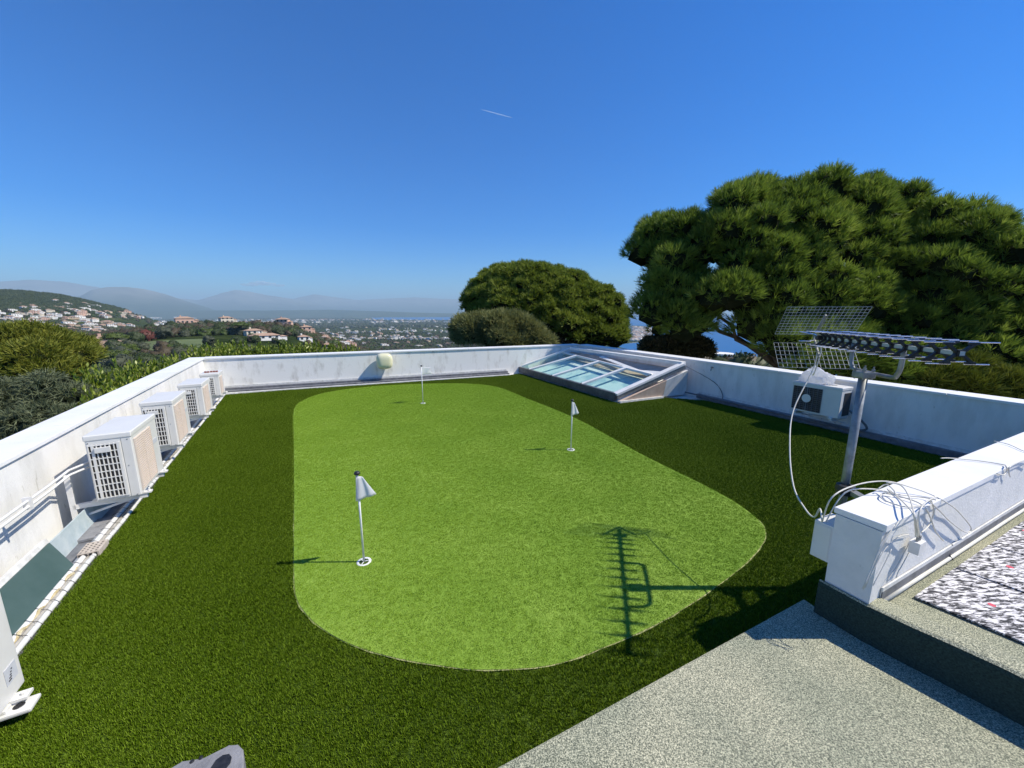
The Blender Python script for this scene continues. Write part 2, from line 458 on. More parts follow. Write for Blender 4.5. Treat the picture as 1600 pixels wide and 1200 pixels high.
# ------------------------------------------------------------------ terrain
PXC = np.array([-900, -200, 0, 50, 100, 150, 185, 230, 280, 350, 450, 550, 640, 720, 850, 1000, 1100, 1200, 1600, 2600.])
RC = np.array([3, 20, 60, 120, 250, 450, 700, 1000, 1300, 1600, 1900, 2300, 3500, 5000, 6600, 7300, 60000.])
near = [-7.5, -7.5, -9]
TAB = [
    near + [-12, -17, -24, -26, -10, 20, 55, 85, 90, 20, -60, -90, -100, -120],
    near + [-12, -17, -24, -26, -20, 5, 45, 78, 80, 10, -70, -100, -105, -120],
    near + [-12, -17, -22, -27, -26, -4, 38, 72, 66, -20, -90, -110, -115, -120],
    near + [-12, -17, -22, -27, -26, -6, 34, 68, 60, -30, -90, -112, -116, -120],
    near + [-12, -16, -21, -28, -28, -10, 28, 56, 46, -40, -95, -112, -116, -120],
    near + [-12, -15, -19, -30, -32, -18, 10, 27, 15, -60, -100, -114, -118, -120],
    near + [-11, -13.5, -16, -32, -36, -26, -4, 8, -10, -75, -104, -115, -118, -120],
    near + [-11, -13, -14, -30, -42, -40, -30, -24, -45, -90, -108, -116, -119, -120],
    near + [-11, -13, -12, -28, -52, -58, -60, -62, -75, -100, -110, -117, -119, -120],
    near + [-12, -13, -11, -26, -60, -78, -84, -88, -95, -106, -112, -118, -120, -121],
    near + [-12, -14, -13, -30, -66, -84, -92, -96, -100, -108, -114, -119, -121, -122],
    near + [-13, -24, -38, -58, -78, -90, -96, -100, -104, -110, -116, -120, -124, -126],
    near + [-16, -40, -58, -76, -88, -95, -100, -103, -106, -112, -118, -125, -140, -150],
    near + [-18, -48, -66, -82, -92, -98, -102, -105, -108, -113, -119, -126, -140, -160],
    near + [-20, -52, -74, -88, -96, -100, -104, -106, -109, -114, -122, -136, -150, -160],
    near + [-20, -54, -78, -94, -108, -127, -138, -127.5, -124, -123, -140, -150, -160, -170],
    near + [-20, -56, -84, -106, -131, -150, -150, -150, -150, -150, -150, -160, -160, -170],
    near + [-20, -56, -84, -108, -132, -150, -150, -150, -150, -150, -150, -160, -160, -170],
    near + [-20, -56, -84, -108, -132, -150, -150, -150, -150, -150, -150, -160, -160, -170],
    near + [-20, -56, -84, -108, -132, -150, -150, -150, -150, -150, -150, -160, -160, -170],
]
TAB = np.array(TAB, dtype=float)
TAB = np.where(TAB > 0, TAB * 0.76, TAB)
LRC = np.log(RC)
SEA_Z = -130.0
# far ranges: distance, half depth, silhouette (photo x, photo y)
RANGES = [
    (24000, 4000, [(-900, 452), (-200, 444), (0, 441), (60, 438), (110, 441), (160, 449), (230, 462), (330, 470), (460, 474), (640, 480)]),
    (16500, 3000, [(60, 500), (100, 478), (150, 453), (175, 449), (205, 449), (232, 452), (262, 459), (295, 470), (330, 481), (370, 500)]),
    (23000, 3600, [(230, 500), (290, 475), (330, 463), (352, 457), (372, 453), (392, 455), (420, 461), (455, 466), (520, 478), (560, 495)]),
    (26000, 4000, [(380, 500), (430, 474), (470, 464), (494, 459), (520, 463), (560, 468), (600, 466), (650, 464), (690, 466), (725, 467), (780, 474), (840, 484), (880, 500)]),
    (13000, 1800, [(-900, 484), (300, 484), (420, 484), (520, 483), (600, 485.5), (640, 487), (700, 488.5), (730, 489.5), (760, 500)]),
]


def vnoise(x, y, s, seed=0):
    """cheap smooth value noise on arrays"""
    X = x / s + seed * 17.3; Y = y / s - seed * 9.1
    xi = np.floor(X); yi = np.floor(Y); fx = X - xi; fy = Y - yi
    fx = fx * fx * (3 - 2 * fx); fy = fy * fy * (3 - 2 * fy)

    def h(a, b):
        v = np.sin(a * 127.1 + b * 311.7 + seed * 74.7) * 43758.5453
        return v - np.floor(v)
    return (h(xi, yi) * (1 - fx) + h(xi + 1, yi) * fx) * (1 - fy) + (h(xi, yi + 1) * (1 - fx) + h(xi + 1, yi + 1) * fx) * fy - 0.5


def terrain_z(x, y):
    x = np.asarray(x, float); y = np.asarray(y, float)
    r = np.maximum(np.hypot(x, y), 3.0)
    phi = np.arctan2(x, np.maximum(y, 1e-6) * 1.0)
    phi = np.clip(np.arctan2(x, y), -1.22, 1.22)
    px = np.clip(800 + 610 * np.tan(phi), -899, 2599)
    ci = np.clip(np.searchsorted(PXC, px) - 1, 0, len(PXC) - 2); cf = (px - PXC[ci]) / (PXC[ci + 1] - PXC[ci])
    lr = np.log(r); ri = np.clip(np.searchsorted(LRC, lr) - 1, 0, len(RC) - 2); rf = (lr - LRC[ri]) / (LRC[ri + 1] - LRC[ri])
    rf = rf * rf * (3 - 2 * rf) * 0.5 + rf * 0.5
    z = (TAB[ci, ri] * (1 - rf) + TAB[ci, ri + 1] * rf) * (1 - cf) + (TAB[ci + 1, ri] * (1 - rf) + TAB[ci + 1, ri + 1] * rf) * cf
    amp = np.clip((r - 80) / 1500, 0, 1)
    amp = amp * np.clip((z + 126) / 20, 0.05, 1)
    z = z + amp * (vnoise(x, y, 420, 1) * 16 + vnoise(x, y, 130, 2) * 6 + vnoise(x, y, 45, 3) * 2)
    for k, (r0, w, sil) in enumerate(RANGES):
        sx = np.array([s[0] for s in sil], float); sy = np.array([s[1] for s in sil], float)
        py = np.interp(px, sx, sy)
        inside = (px >= sx[0]) & (px <= sx[-1])
        hyp = np.sqrt((px - 800) ** 2 + 610 ** 2)
        top = CAM_H + (487 - py) / hyp * r0
        prof = np.exp(-((r - r0) / w) ** 2)
        zz = -175 + (top + 175) * prof
        if k < 4:
            zz = zz + prof * (vnoise(x, y, 2600, 5 + k) * 170 + vnoise(x, y, 900, 9 + k) * 90 + vnoise(x, y, 330, 13 + k) * 40) * np.clip((r0 - r) / w + 0.15, 0, 1)
        z = np.where(inside & (zz > z), zz, z)
    return z


def on_ground(px, py, rmax=30000.0):
    """walk the line of sight of a photo point until it meets the terrain"""
    d = ray(px, py); d = d / np.linalg.norm(d)
    rs = np.exp(np.linspace(np.log(20), np.log(rmax), 900))
    P = d[None, :] * rs[:, None]; P[:, 2] += CAM_H
    z = terrain_z(P[:, 0], P[:, 1])
    hit = np.where(P[:, 2] <= z)[0]
    i = hit[0] if len(hit) else len(rs) - 1
    return np.array([P[i, 0], P[i, 1], z[i]])


def terrain_material():
    m, nt, b = new_mat('land')
    geo = N(nt, 'ShaderNodeNewGeometry')
    n1 = N(nt, 'ShaderNodeTexNoise', Scale=0.035, Detail=9.0, Roughness=0.72)
    n2 = N(nt, 'ShaderNodeTexNoise', Scale=0.0016, Detail=7.0, Roughness=0.6)
    for n in (n1, n2): nt.links.new(geo.outputs['Position'], n.inputs['Vector'])
    r = N(nt, 'ShaderNodeValToRGB'); e = r.color_ramp.elements
    e[0].position = 0.36; e[0].color = (0.016, 0.028, 0.010, 1); e[1].position = 0.70; e[1].color = (0.15, 0.13, 0.075, 1)
    k = e.new(0.50); k.color = (0.030, 0.045, 0.016, 1); k = e.new(0.60); k.color = (0.065, 0.08, 0.032, 1)
    nt.links.new(n1.outputs[0], r.inputs[0])
    r2 = N(nt, 'ShaderNodeValToRGB'); e = r2.color_ramp.elements
    e[0].position = 0.35; e[0].color = (0.6, 0.7, 0.6, 1); e[1].position = 0.7; e[1].color = (1.5, 1.35, 1.2, 1)
    nt.links.new(n2.outputs[0], r2.inputs[0])
    mx = N(nt, 'ShaderNodeMix', data_type='RGBA', blend_type='MULTIPLY'); mx.inputs[0].default_value = 1
    nt.links.new(r.outputs[0], mx.inputs[6]); nt.links.new(r2.outputs[0], mx.inputs[7])
    # pale limestone on steep far slopes
    sx = N(nt, 'ShaderNodeSeparateXYZ'); nt.links.new(geo.outputs['Position'], sx.inputs[0])
    mr = N(nt, 'ShaderNodeMapRange'); mr.inputs[1].default_value = 150; mr.inputs[2].default_value = 600; nt.links.new(sx.outputs[2], mr.inputs[0])
    mm = N(nt, 'ShaderNodeMath', operation='MULTIPLY'); nt.links.new(mr.outputs[0], mm.inputs[0]); nt.links.new(n2.outputs[0], mm.inputs[1])
    m2 = N(nt, 'ShaderNodeMix', data_type='RGBA'); m2.inputs[7].default_value = (0.34, 0.31, 0.27, 1)
    nt.links.new(mm.outputs[0], m2.inputs[0]); nt.links.new(mx.outputs[2], m2.inputs[6])
    nt.links.new(m2.outputs[2], b.inputs['Base Color'])
    b.inputs['Roughness'].default_value = 1.0; b.inputs['Specular IOR Level'].default_value = 0.0
    return m


def build_terrain():
    phis = np.concatenate([np.linspace(-math.pi, -1.25, 60, endpoint=False), np.linspace(-1.25, 1.25, 560, endpoint=False), np.linspace(1.25, math.pi, 60)])
    rs = np.exp(np.linspace(math.log(3.0), math.log(45000), 250))
    PH, RR = np.meshgrid(phis, rs)
    X = RR * np.sin(PH); Y = RR * np.cos(PH); Z = terrain_z(X, Y)
    V = np.stack([X, Y, Z], -1).reshape(-1, 3)
    nph = len(phis); i = np.arange((len(rs) - 1) * nph).reshape(len(rs) - 1, nph)[:, :-1].ravel()
    Fq = np.stack([i, i + nph, i + nph + 1, i + 1], 1)
    o = np_mesh('ground', V, Fq, terrain_material(), smooth=True)
    tag(o, kind='structure')
    me = MB(); me.lathe([(0.0, -7.5), (3.05, -7.5)], n=48)
    c = me.build('ground', bpy.data.materials['land']); tag(c, kind='structure')


build_terrain()


def build_sea():
    m, nt, b = new_mat('sea_water')
    b.inputs['Base Color'].default_value = (0.018, 0.115, 0.30, 1); b.inputs['Roughness'].default_value = 0.5; b.inputs['Specular IOR Level'].default_value = 0.12
    geo = N(nt, 'ShaderNodeNewGeometry'); n = N(nt, 'ShaderNodeTexNoise', Scale=0.05, Detail=6.0)
    nt.links.new(geo.outputs['Position'], n.inputs['Vector'])
    bp = N(nt, 'ShaderNodeBump', Strength=0.35, Distance=2.0); nt.links.new(n.outputs[0], bp.inputs['Height']); nt.links.new(bp.outputs[0], b.inputs['Normal'])
    # a paler shelf where the water is shallow along the bay
    me = MB()
    ph = np.linspace(-math.pi, math.pi, 97); 
    me.lathe([(900.0, SEA_Z), (8000.0, SEA_Z), (60000.0, SEA_Z)], n=96)
    o = me.build('sea', m); tag(o, kind='structure')


build_sea()

# beach strip along the bay seen between the pines
mb = MB()
pts_in = [at(x, y, SEA_Z + 0.6) for x, y in [(960, 531.5), (985, 531.2), (1000, 530.5), (1015, 528.5), (1032, 524.5), (1050, 521)]]
pts_out = [at(x, y, SEA_Z + 0.6) for x, y in [(960, 537), (985, 536), (1000, 534.5), (1015, 531.5), (1032, 526.8), (1050, 522.4)]]
n_ = len(pts_in)
mb.add(pts_in + pts_out, [(i, n_ + i, n_ + i + 1, i + 1) for i in range(n_ - 1)])
tag(mb.build('beach', mat('beach_sand', (0.50, 0.43, 0.33), (0.60, 0.54, 0.43), scale=0.05, rough=0.95)), kind='structure')

# ------------------------------------------------------------------ air
hz, nt, b = new_mat('haze_air')
nt.nodes.remove(b)
pv = N(nt, 'ShaderNodeVolumePrincipled')
pv.inputs['Color'].default_value = (0.60, 0.84, 1.0, 1)
pv.inputs['Density'].default_value = 8.0e-5
pv.inputs['Anisotropy'].default_value = 0.0
nt.links.new(pv.outputs[0], nt.nodes['Material Output'].inputs['Volume'])
mb = MB(); mb.box(-62000, 62000, -62000, 62000, SEA_Z - 75, 1300)
o = mb.build('haze', hz); tag(o, kind='stuff')

# ------------------------------------------------------------------ roof deck and turf
DECK = [C0[:2] - PL[:2] * 0.32, C1[:2] - PL[:2] * 0.32 + BN[:2] * 0.30, C2[:2] + BN[:2] * 0.30 + RN[:2] * 0.30, C3[:2] + RN[:2] * 0.30 - FD[:2] * 0 + FN[:2] * 0.3,
        (A0 + FN * 6 + FD * 6.5)[:2], (C0 + PL * 9)[:2]]
poly_deck = [tuple(p) for p in DECK][::-1]
mb = MB(); mb.prism(poly_deck, -7.6, -0.03)
o = mb.build('roof_deck', M['plaster']); tag(o, kind='structure')

TURF_EDGE = -1.66
edge = lambda s: tuple((DL * s + PL * TURF_EDGE)[:2])
bk = lambda k, off: tuple((C1 + BD * k - BN * off)[:2])
TURF = [edge(-2.5), edge(3.2), edge(12.1), bk(2.0, 0.42), bk(5, 0.42), bk(8.4, 0.40), (0.25, 13.2), (2.5, 8.75), (3.80, 9.38), (4.66, 9.05),
        tuple((C3 - RN * 0.14)[:2]), tuple((A0 + FD * 0.02)[:2]), (0.0, 1.20), (-2.2, 0.10)]
mb = MB(); mb.prism(TURF, -0.028, 0.0)
o = mb.build('lawn', M['turf'], tri=True); tag(o, 'long dark green artificial turf around the putting green', 'lawn', kind='structure')

GP = [(-5.04, 9.10), (-4.779, 8.186), (-3.426, 5.758), (-2.328, 3.787), (-1.763, 2.773), (-1.526, 2.43), (-1.18, 2.18), (-0.794, 2.032), (-0.384, 1.953), (-0.152, 1.932),
      (0.231, 1.962), (0.568, 2.082), (0.955, 2.258), (1.309, 2.461), (1.837, 2.812), (2.211, 3.113), (2.438, 3.366), (2.521, 3.657), (2.424, 4.232),
      (1.925, 5.481), (1.279, 7.416), (0.381, 9.2), (-0.45, 10.75), (-1.4, 11.25), (-2.4, 11.25), (-3.65, 10.96), (-4.55, 10.42), (-5.0, 9.75)]
GPs = catmull([Vector((x, y, 0)) for x, y in GP] + [Vector((GP[0][0], GP[0][1], 0))], 4)[:-1]
GPs = [(p.x, p.y) for p in GPs]
mb = MB(); mb.prism(GPs, 0.001, 0.014)
o = mb.build('putting_green', M['green'], tri=True); tag(o, 'smooth bright green putting surface with rounded ends', 'putting green', kind='structure')
# pale yellowish seam round the green, its lit look put into the colour
gc = np.array(GPs); ce = gc.mean(0)
mb = MB(); n = len(GPs)
outv = []
for i in range(n):
    a = np.array(GPs[i - 1]); c = np.array(GPs[(i + 1) % n]); t = c - a; t /= np.linalg.norm(t); nn = np.array([-t[1], t[0]])
    if nn @ (np.array(GPs[i]) - ce) < 0: nn = -nn
    outv.append(np.array(GPs[i]) + nn * (0.002 + 0.010 * random.random() ** 1.5))
mb.add([(p[0], p[1], 0.011) for p in GPs] + [(p[0], p[1], 0.009) for p in outv], [(i, (i + 1) % n, n + (i + 1) % n, n + i) for i in range(n)])
o = mb.build('turf_seam', M['lit_seam']); tag(o, kind='structure')


def inside(poly, x, y):
    res = np.zeros(x.shape, bool); j = len(poly) - 1
    for i in range(len(poly)):
        xi, yi = poly[i]; xj, yj = poly[j]
        c = ((yi > y) != (yj > y)) & (x < (xj - xi) * (y - yi) / (yj - yi + 1e-12) + xi)
        res ^= c; j = i
    return res


def tuft_object(name, nb, rad, hgt, wid, lean, m):
    V = []; Fc = []; T = []
    for k in range(nb):
        a = random.random() * 6.283; q = rad * math.sqrt(random.random()); x, y = q * math.cos(a), q * math.sin(a)
        a2 = random.random() * 6.283; h = hgt * random.uniform(0.65, 1.1); l = lean * h * random.uniform(0.3, 1.3)
        dx, dy = math.cos(a2), math.sin(a2); w = wid * random.uniform(0.7, 1.2) / 2
        b0 = len(V)
        V += [(x - dy * w, y + dx * w, 0), (x + dy * w, y - dx * w, 0), (x + dx * l * .4 + dy * w * .7, y + dy * l * .4 - dx * w * .7, h * .6),
              (x + dx * l * .4 - dy * w * .7, y + dy * l * .4 + dx * w * .7, h * .6), (x + dx * l, y + dy * l, h)]
        Fc += [(b0, b0 + 1, b0 + 2), (b0, b0 + 2, b0 + 3), (b0 + 3, b0 + 2, b0 + 4)]
        T += [random.random()] * 5
    return np_mesh(name, np.array(V), np.array(Fc), m, False, np.array(T))


def scatter(name, pts, mesh_data, mats, smin, smax, label, cat, kind='stuff', z_up=True, seeds=3):
    """one object: points turned into real tufts by geometry nodes"""
    me = bpy.data.meshes.new(name); me.from_pydata([tuple(p) for p in pts], [], [])
    o = link(bpy.data.objects.new(name, me)); tag(o, label, cat, kind=kind)
    ng = bpy.data.node_groups.new(name + '_nodes', 'GeometryNodeTree')
    ng.interface.new_socket('Geometry', in_out='INPUT', socket_type='NodeSocketGeometry')
    ng.interface.new_socket('Geometry', in_out='OUTPUT', socket_type='NodeSocketGeometry')
    gi = ng.nodes.new('NodeGroupInput'); go = ng.nodes.new('NodeGroupOutput')
    ip = ng.nodes.new('GeometryNodeInstanceOnPoints')
    # source mesh is held by a small object buried out of the way
    src = bpy.data.objects.new(name + '_source', mesh_data)
    oi = ng.nodes.new('GeometryNodeObjectInfo'); oi.inputs['Object'].default_value = src; oi.inputs['As Instance'].default_value = True
    rv = ng.nodes.new('FunctionNodeRandomValue'); rv.data_type = 'FLOAT_VECTOR'
    rv.inputs[0].default_value = (-0.06, -0.06, 0) ; rv.inputs[1].default_value = (0.06, 0.06, 6.283)
    rs_ = ng.nodes.new('FunctionNodeRandomValue'); rs_.data_type = 'FLOAT'
    rs_.inputs[2].default_value = smin; rs_.inputs[3].default_value = smax; rs_.inputs['Seed'].default_value = 5
    L = ng.links
    L.new(gi.outputs[0], ip.inputs['Points']); L.new(oi.outputs['Geometry'], ip.inputs['Instance'])
    L.new(rv.outputs[0], ip.inputs['Rotation']); L.new(rs_.outputs[1], ip.inputs['Scale'])
    L.new(ip.outputs[0], go.inputs[0])
    md = o.modifiers.new('tufts', 'NODES'); md.node_group = ng
    return o


def blade_mat(name, cols, patch=0.6, pamp=0.6):
    m, nt, b = new_mat(name)
    at_ = N(nt, 'ShaderNodeAttribute', attribute_name='tint'); oi = N(nt, 'ShaderNodeObjectInfo')
    geo = N(nt, 'ShaderNodeNewGeometry'); n = N(nt, 'ShaderNodeTexNoise', Scale=patch, Detail=5.0, Roughness=0.65); nt.links.new(geo.outputs['Position'], n.inputs['Vector'])
    a1 = N(nt, 'ShaderNodeMath', operation='MULTIPLY_ADD'); a1.inputs[1].default_value = 0.75
    a0 = N(nt, 'ShaderNodeMath', operation='MULTIPLY'); a0.inputs[1].default_value = 0.04
    nt.links.new(oi.outputs['Random'], a0.inputs[0]); nt.links.new(at_.outputs['Fac'], a1.inputs[0]); nt.links.new(a0.outputs[0], a1.inputs[2])
    a2 = N(nt, 'ShaderNodeMath', operation='MULTIPLY_ADD'); a2.inputs[1].default_value = pamp
    sb = N(nt, 'ShaderNodeMath', operation='SUBTRACT'); sb.inputs[1].default_value = 0.36 if pamp > 0.3 else -0.6; nt.links.new(n.outputs[0], sb.inputs[0])
    nt.links.new(sb.outputs[0], a2.inputs[0]); nt.links.new(a1.outputs[0], a2.inputs[2])
    r = N(nt, 'ShaderNodeValToRGB'); e = r.color_ramp.elements
    e[0].position = 0.05; e[0].color = c4(cols[0]); e[1].position = 0.95; e[1].color = c4(cols[2]); k = e.new(0.5); k.color = c4(cols[1])
    nt.links.new(a2.outputs[0], r.inputs[0]); nt.links.new(r.outputs[0], b.inputs['Base Color'])
    b.inputs['Roughness'].default_value = 0.6; b.inputs['Specular IOR Level'].default_value = 0.08
    return m


M['blade_dark'] = blade_mat('turf_blades', ((0.032, 0.066, 0.0), (0.074, 0.132, 0.002), (0.165, 0.24, 0.02)))
M['blade_green'] = blade_mat('green_blades', ((0.12, 0.225, 0.008), (0.205, 0.335, 0.020), (0.36, 0.48, 0.075)), 0.7, 0.12)


def turf_points(poly, holes, dens_near, dens_far, z):
    P = np.array(poly); lo = P.min(0); hi = P.max(0)
    st = 1 / math.sqrt(dens_near)
    gx, gy = np.meshgrid(np.arange(lo[0], hi[0], st), np.arange(lo[1], hi[1], st))
    q = np.stack([gx.ravel(), gy.ravel()], 1) + (RNG.random((gx.size, 2)) - 0.5) * st * 0.9
    keep = (q[:, 1] > 0.3) & (np.abs(q[:, 0]) < q[:, 1] * 1.5 + 0.8)
    q = q[keep]; k = inside(poly, q[:, 0], q[:, 1])
    for h in holes: k &= ~inside(h, q[:, 0], q[:, 1])
    q = q[k]
    return np.concatenate([q, np.full((len(q), 1), z)], 1)


SLAB = [tuple(p[:2]) for p in (A0 + FD * 0.0, A0 - FD * 2.62, A0 - FD * 2.62 + FN * 3, A0 + FN * 3 + FD * 1.0)]
SLAB_LINE0 = at(775, 1200, HS); SLAB_LINE1 = at(1168, 984, HS)
SLD = (SLAB_LINE1 - SLAB_LINE0); SLD /= np.linalg.norm(SLD); SLN = np.array([SLD[1], -SLD[0], 0])
HOLE_SLAB = [tuple((SLAB_LINE0 - SLD * 4)[:2]), tuple((SLAB_LINE0 + SLD * 6)[:2]), tuple((SLAB_LINE0 + SLD * 6 + SLN * 4)[:2]), tuple((SLAB_LINE0 - SLD * 4 + SLN * 4)[:2])]
tp = turf_points(TURF, [GPs, HOLE_SLAB], 1300, 500, -0.002)
tuft = tuft_object('turf_tuft', 60, 0.034, 0.018, 0.0030, 0.6, M['blade_dark'])
scatter('turf_grass', tp, tuft, None, 0.75, 1.25, 'dark green turf blades round the putting green', 'grass')
gp_ = turf_points(GPs, [], 1500, 400, 0.013)
tuft2 = tuft_object('green_tuft', 60, 0.030, 0.0055, 0.0026, 0.35, M['blade_green'])
scatter('green_grass', gp_, tuft2, None, 0.8, 1.3, 'short bright turf fibres of the putting green', 'grass')

# stray pale turf crumbs along the edge of the green
# ------------------------------------------------------------------ raised slab, upstand, shredded mat terrace
U1 = at(1600, 1059, HU); U0 = A0 + FN * (FT + 0.002) - FD * 0.022 + np.array([0, 0, HU]); UDIR = (U1 - U0) / np.linalg.norm(U1 - U0)
UN = np.array([-UDIR[1], UDIR[0], 0])
if UN[0] < 0: UN = -UN
UT = 0.16                                                     # upstand thickness
UEND = U0 + UDIR * 3.6
NEARC = A0 + FN * FT                                          # near bottom corner of the parapet end
XL = SLAB_LINE0 + SLD * (((A0 - SLAB_LINE0) @ SLD) + 0.05)
slab_poly = [tuple((SLAB_LINE0 - SLD * 3)[:2]), tuple((SLAB_LINE0 - SLD * 3 + SLN * 4)[:2]), tuple((UEND + SLN * 0.3)[:2]), tuple((UEND + UN * .02)[:2]), tuple((U0 + UN * .02)[:2]), tuple((A0 + FD * 0.03)[:2]), tuple(XL[:2])]
mb = MB(); mb.prism(slab_poly, -0.029, HS)
o = mb.build('roof_slab', M['mineral'], bevel=0.012); tag(o, kind='structure')
# the upstand: green mineral felt dressed over the foot of the parapet end, then a low rounded wall
ub = MB()
path = [A0 - FD * 0.022 - FN * 0.02, U0 - UDIR * 0.004, U0 + UDIR * 0.012] + [U0 + (UEND - U0) * i / 22 for i in range(1, 23)]
prof = [(0.0, HS - 0.1), (0.0, HU - 0.03), (0.006, HU - 0.010), (0.024, HU), (UT - 0.02, HU + 0.002), (UT, HU - 0.02), (UT + 0.01, HU - 0.12)]
vs = []; fs = []; kk = len(prof)
for i, p in enumerate(path):
    jj = 0.003 * math.sin(i * 1.7) + 0.002 * math.sin(i * 3.1) if i > 2 else 0
    nn_ = UN if i > 1 else FD
    for (o_, z_) in prof:
        zz_ = z_ - (0.006 if i < 2 else 0)
        if i < 2: o_ = min(o_, 0.014)
        vs.append((p[0] + nn_[0] * (o_ + jj), p[1] + nn_[1] * (o_ + jj), zz_ + (jj if z_ > HS else 0)))
for i in range(len(path) - 1):
    for j in range(kk - 1): fs.append((i * kk + j, (i + 1) * kk + j, (i + 1) * kk + j + 1, i * kk + j + 1))
ub.add(vs, fs)
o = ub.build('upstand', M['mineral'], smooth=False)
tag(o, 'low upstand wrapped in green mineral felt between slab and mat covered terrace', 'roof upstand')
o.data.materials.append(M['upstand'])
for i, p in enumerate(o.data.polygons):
    if abs(p.normal.z) < 0.5: p.material_index = 1  # side faces take the felt colour that has shade in it

# terrace level behind the upstand: felt strip then the shredded protection mats
TZ = 0.375
g0 = A0 + FN * (FT + 0.0); 
terr = [U0 + UN * 0.05 + UDIR * 0.06, UEND + UN * 0.05, UEND + UN * 0.05 + FD * 6, g0 + FD * 7, g0 + FD * 0.13]
mb = MB(); mb.prism([tuple(p[:2]) for p in terr], -0.02, TZ - 0.015)
o = mb.build('terrace_floor', M['mineral'], tri=True); tag(o, kind='structure')
mats_root = empty('protection_mat', (0, 0, 0), 0, 'pale shredded protection mat laid as tiles beyond the upstand', 'roof mat')
m0 = at(1424, 931, TZ); e1 = at(1600, 812, TZ); md_ = (e1 - m0) / np.linalg.norm(e1 - m0); mn_ = UDIR * 1.0
CW = 0.62
_c = m0 * [1, 1, 0] + md_ * 0.02 + mn_ * 0.02
_q = [_c, _c + mn_ * 2.6, _c + mn_ * 2.6 + md_ * 4.2, _c + md_ * 4.2]
ul = MB(); ul.hexa([p + np.array([0, 0, TZ - 0.0148]) for p in _q], [p + np.array([0, 0, TZ - 0.009]) for p in _q]); tag(ul.build('gap_underlay', M['black'], tri=True), kind='structure')  # black sheet added so the gaps between tiles look dark
for i in range(7):
    off = 0.0 if i % 2 == 0 else 0.33
    for j in range(4):
        a = m0 + md_ * (i * 0.62 + 0.008) + mn_ * (max(0, j * 0.66 - off) + 0.010)
        le = (0.66 if j > 0 or off == 0 else 0.33) - 0.022
        c = [a, a + mn_ * le, a + mn_ * le + md_ * (CW - 0.022), a + md_ * (CW - 0.022)]
        c = [p + np.array([random.uniform(-.006, .006), random.uniform(-.006, .006), 0]) for p in c]
        mb = MB(); mb.prism([tuple(p[:2]) for p in c], TZ - 0.008, TZ + 0.004 + random.random() * 0.006)
        mb.build('mat_tile', M['shreds'], mats_root, bevel=0.006)

# ------------------------------------------------------------------ parapet walls
def wall(name, P0, P1, out, thick, label, mname='plaster', over=0.025, h=WT, zb=-0.03, joints=2.4, seamgap=0.004, ext=0.0):
    """P0-P1: foot of the inner face; out: unit vector away from the roof"""
    root = empty(name, tuple(P0), 0, label, 'parapet wall')
    d = (P1 - P0); L = np.linalg.norm(d); d = d / L
    rel = lambda s, o_, z: (d[0] * s + out[0] * o_, d[1] * s + out[1] * o_, z)
    mb = MB(); seg_n = max(1, int(L / 0.5))
    # body with slightly uneven faces
    vs = []; fs = []
    for i in range(seg_n + 1):
        s = L * i / seg_n
        j1 = 0.004 * math.sin(s * 2.1 + 1); 
        vs += [rel(s, j1, zb), rel(s, j1 * 0.5, h - 0.045), rel(s, thick, h - 0.045), rel(s, thick, -7.5 if thick > 0.25 else zb)]
    for i in range(seg_n):
        for j in range(4):
            a = i * 4 + j; b_ = i * 4 + (j + 1) % 4
            fs.append((a, b_, b_ + 4, a + 4))
    fs += [(3, 2, 1, 0), tuple(seg_n * 4 + k for k in range(4))]
    mb.add(vs, fs)
    mb.build('wall_body', M[mname], root)
    s = -ext; k = 0
    while s < L + ext - 0.05:
        e = min(L + ext, s + joints)
        mb = MB()
        z1 = h + 0.001 * (k % 3)
        mb.hexa([rel(s + seamgap, -over, h - 0.042), rel(e - seamgap, -over, h - 0.042), rel(e - seamgap, thick + over, h - 0.042), rel(s + seamgap, thick + over, h - 0.042)],
                [rel(s + seamgap, -over, z1 - 0.006), rel(e - seamgap, -over, z1 - 0.006), rel(e - seamgap, thick + over, z1), rel(s + seamgap, thick + over, z1)])
        mb.build('coping_slab', M['coping'], root, bevel=0.004)
        s = e; k += 1
    return root


wall('parapet_wall', C0, C1 + BN * 0.30, -PL, 0.30, 'long white parapet on the left carrying the row of air conditioners')
wall('parapet_wall', C1 + BD * 0.003, C2 + BD * 0.0, BN, 0.30, 'far white parapet with stained plaster behind the putting green', 'stained')
wall('parapet_wall', C2, C3 + RD * 0.25, RN, 0.30, 'shaded white parapet on the right below the pine trees')
fw = wall('parapet_wall', A0 + FD * 0.0, C3 - RN * 0.06 + FD * 0.0, FN, FT, 'short thick white parapet with cables draped over its near end', 'rough_plaster', over=0.012, h=WT, zb=-0.02, joints=9)


# base flashings: stepped metal strips along each wall
def flashing(P0, P1, inn, steps, name, label):
    root = empty(name, tuple(P0), 0, label, 'roof flashing')
    d = P1 - P0; L = np.linalg.norm(d); d = d / L
    for (o0, o1, z0, z1, mt, part) in steps:
        mb = MB()
        f = lambda s, o_, z: (d[0] * s + inn[0] * o_, d[1] * s + inn[1] * o_, z)
        mb.hexa([f(0, o0, z0), f(L, o0, z0), f(L, o1, z0), f(0, o1, z0)], [f(0, o0, z1), f(L, o0, z1), f(L, o1, z1), f(0, o1, z1)])
        mb.build(part, M[mt], root, bevel=0.004)
    return root


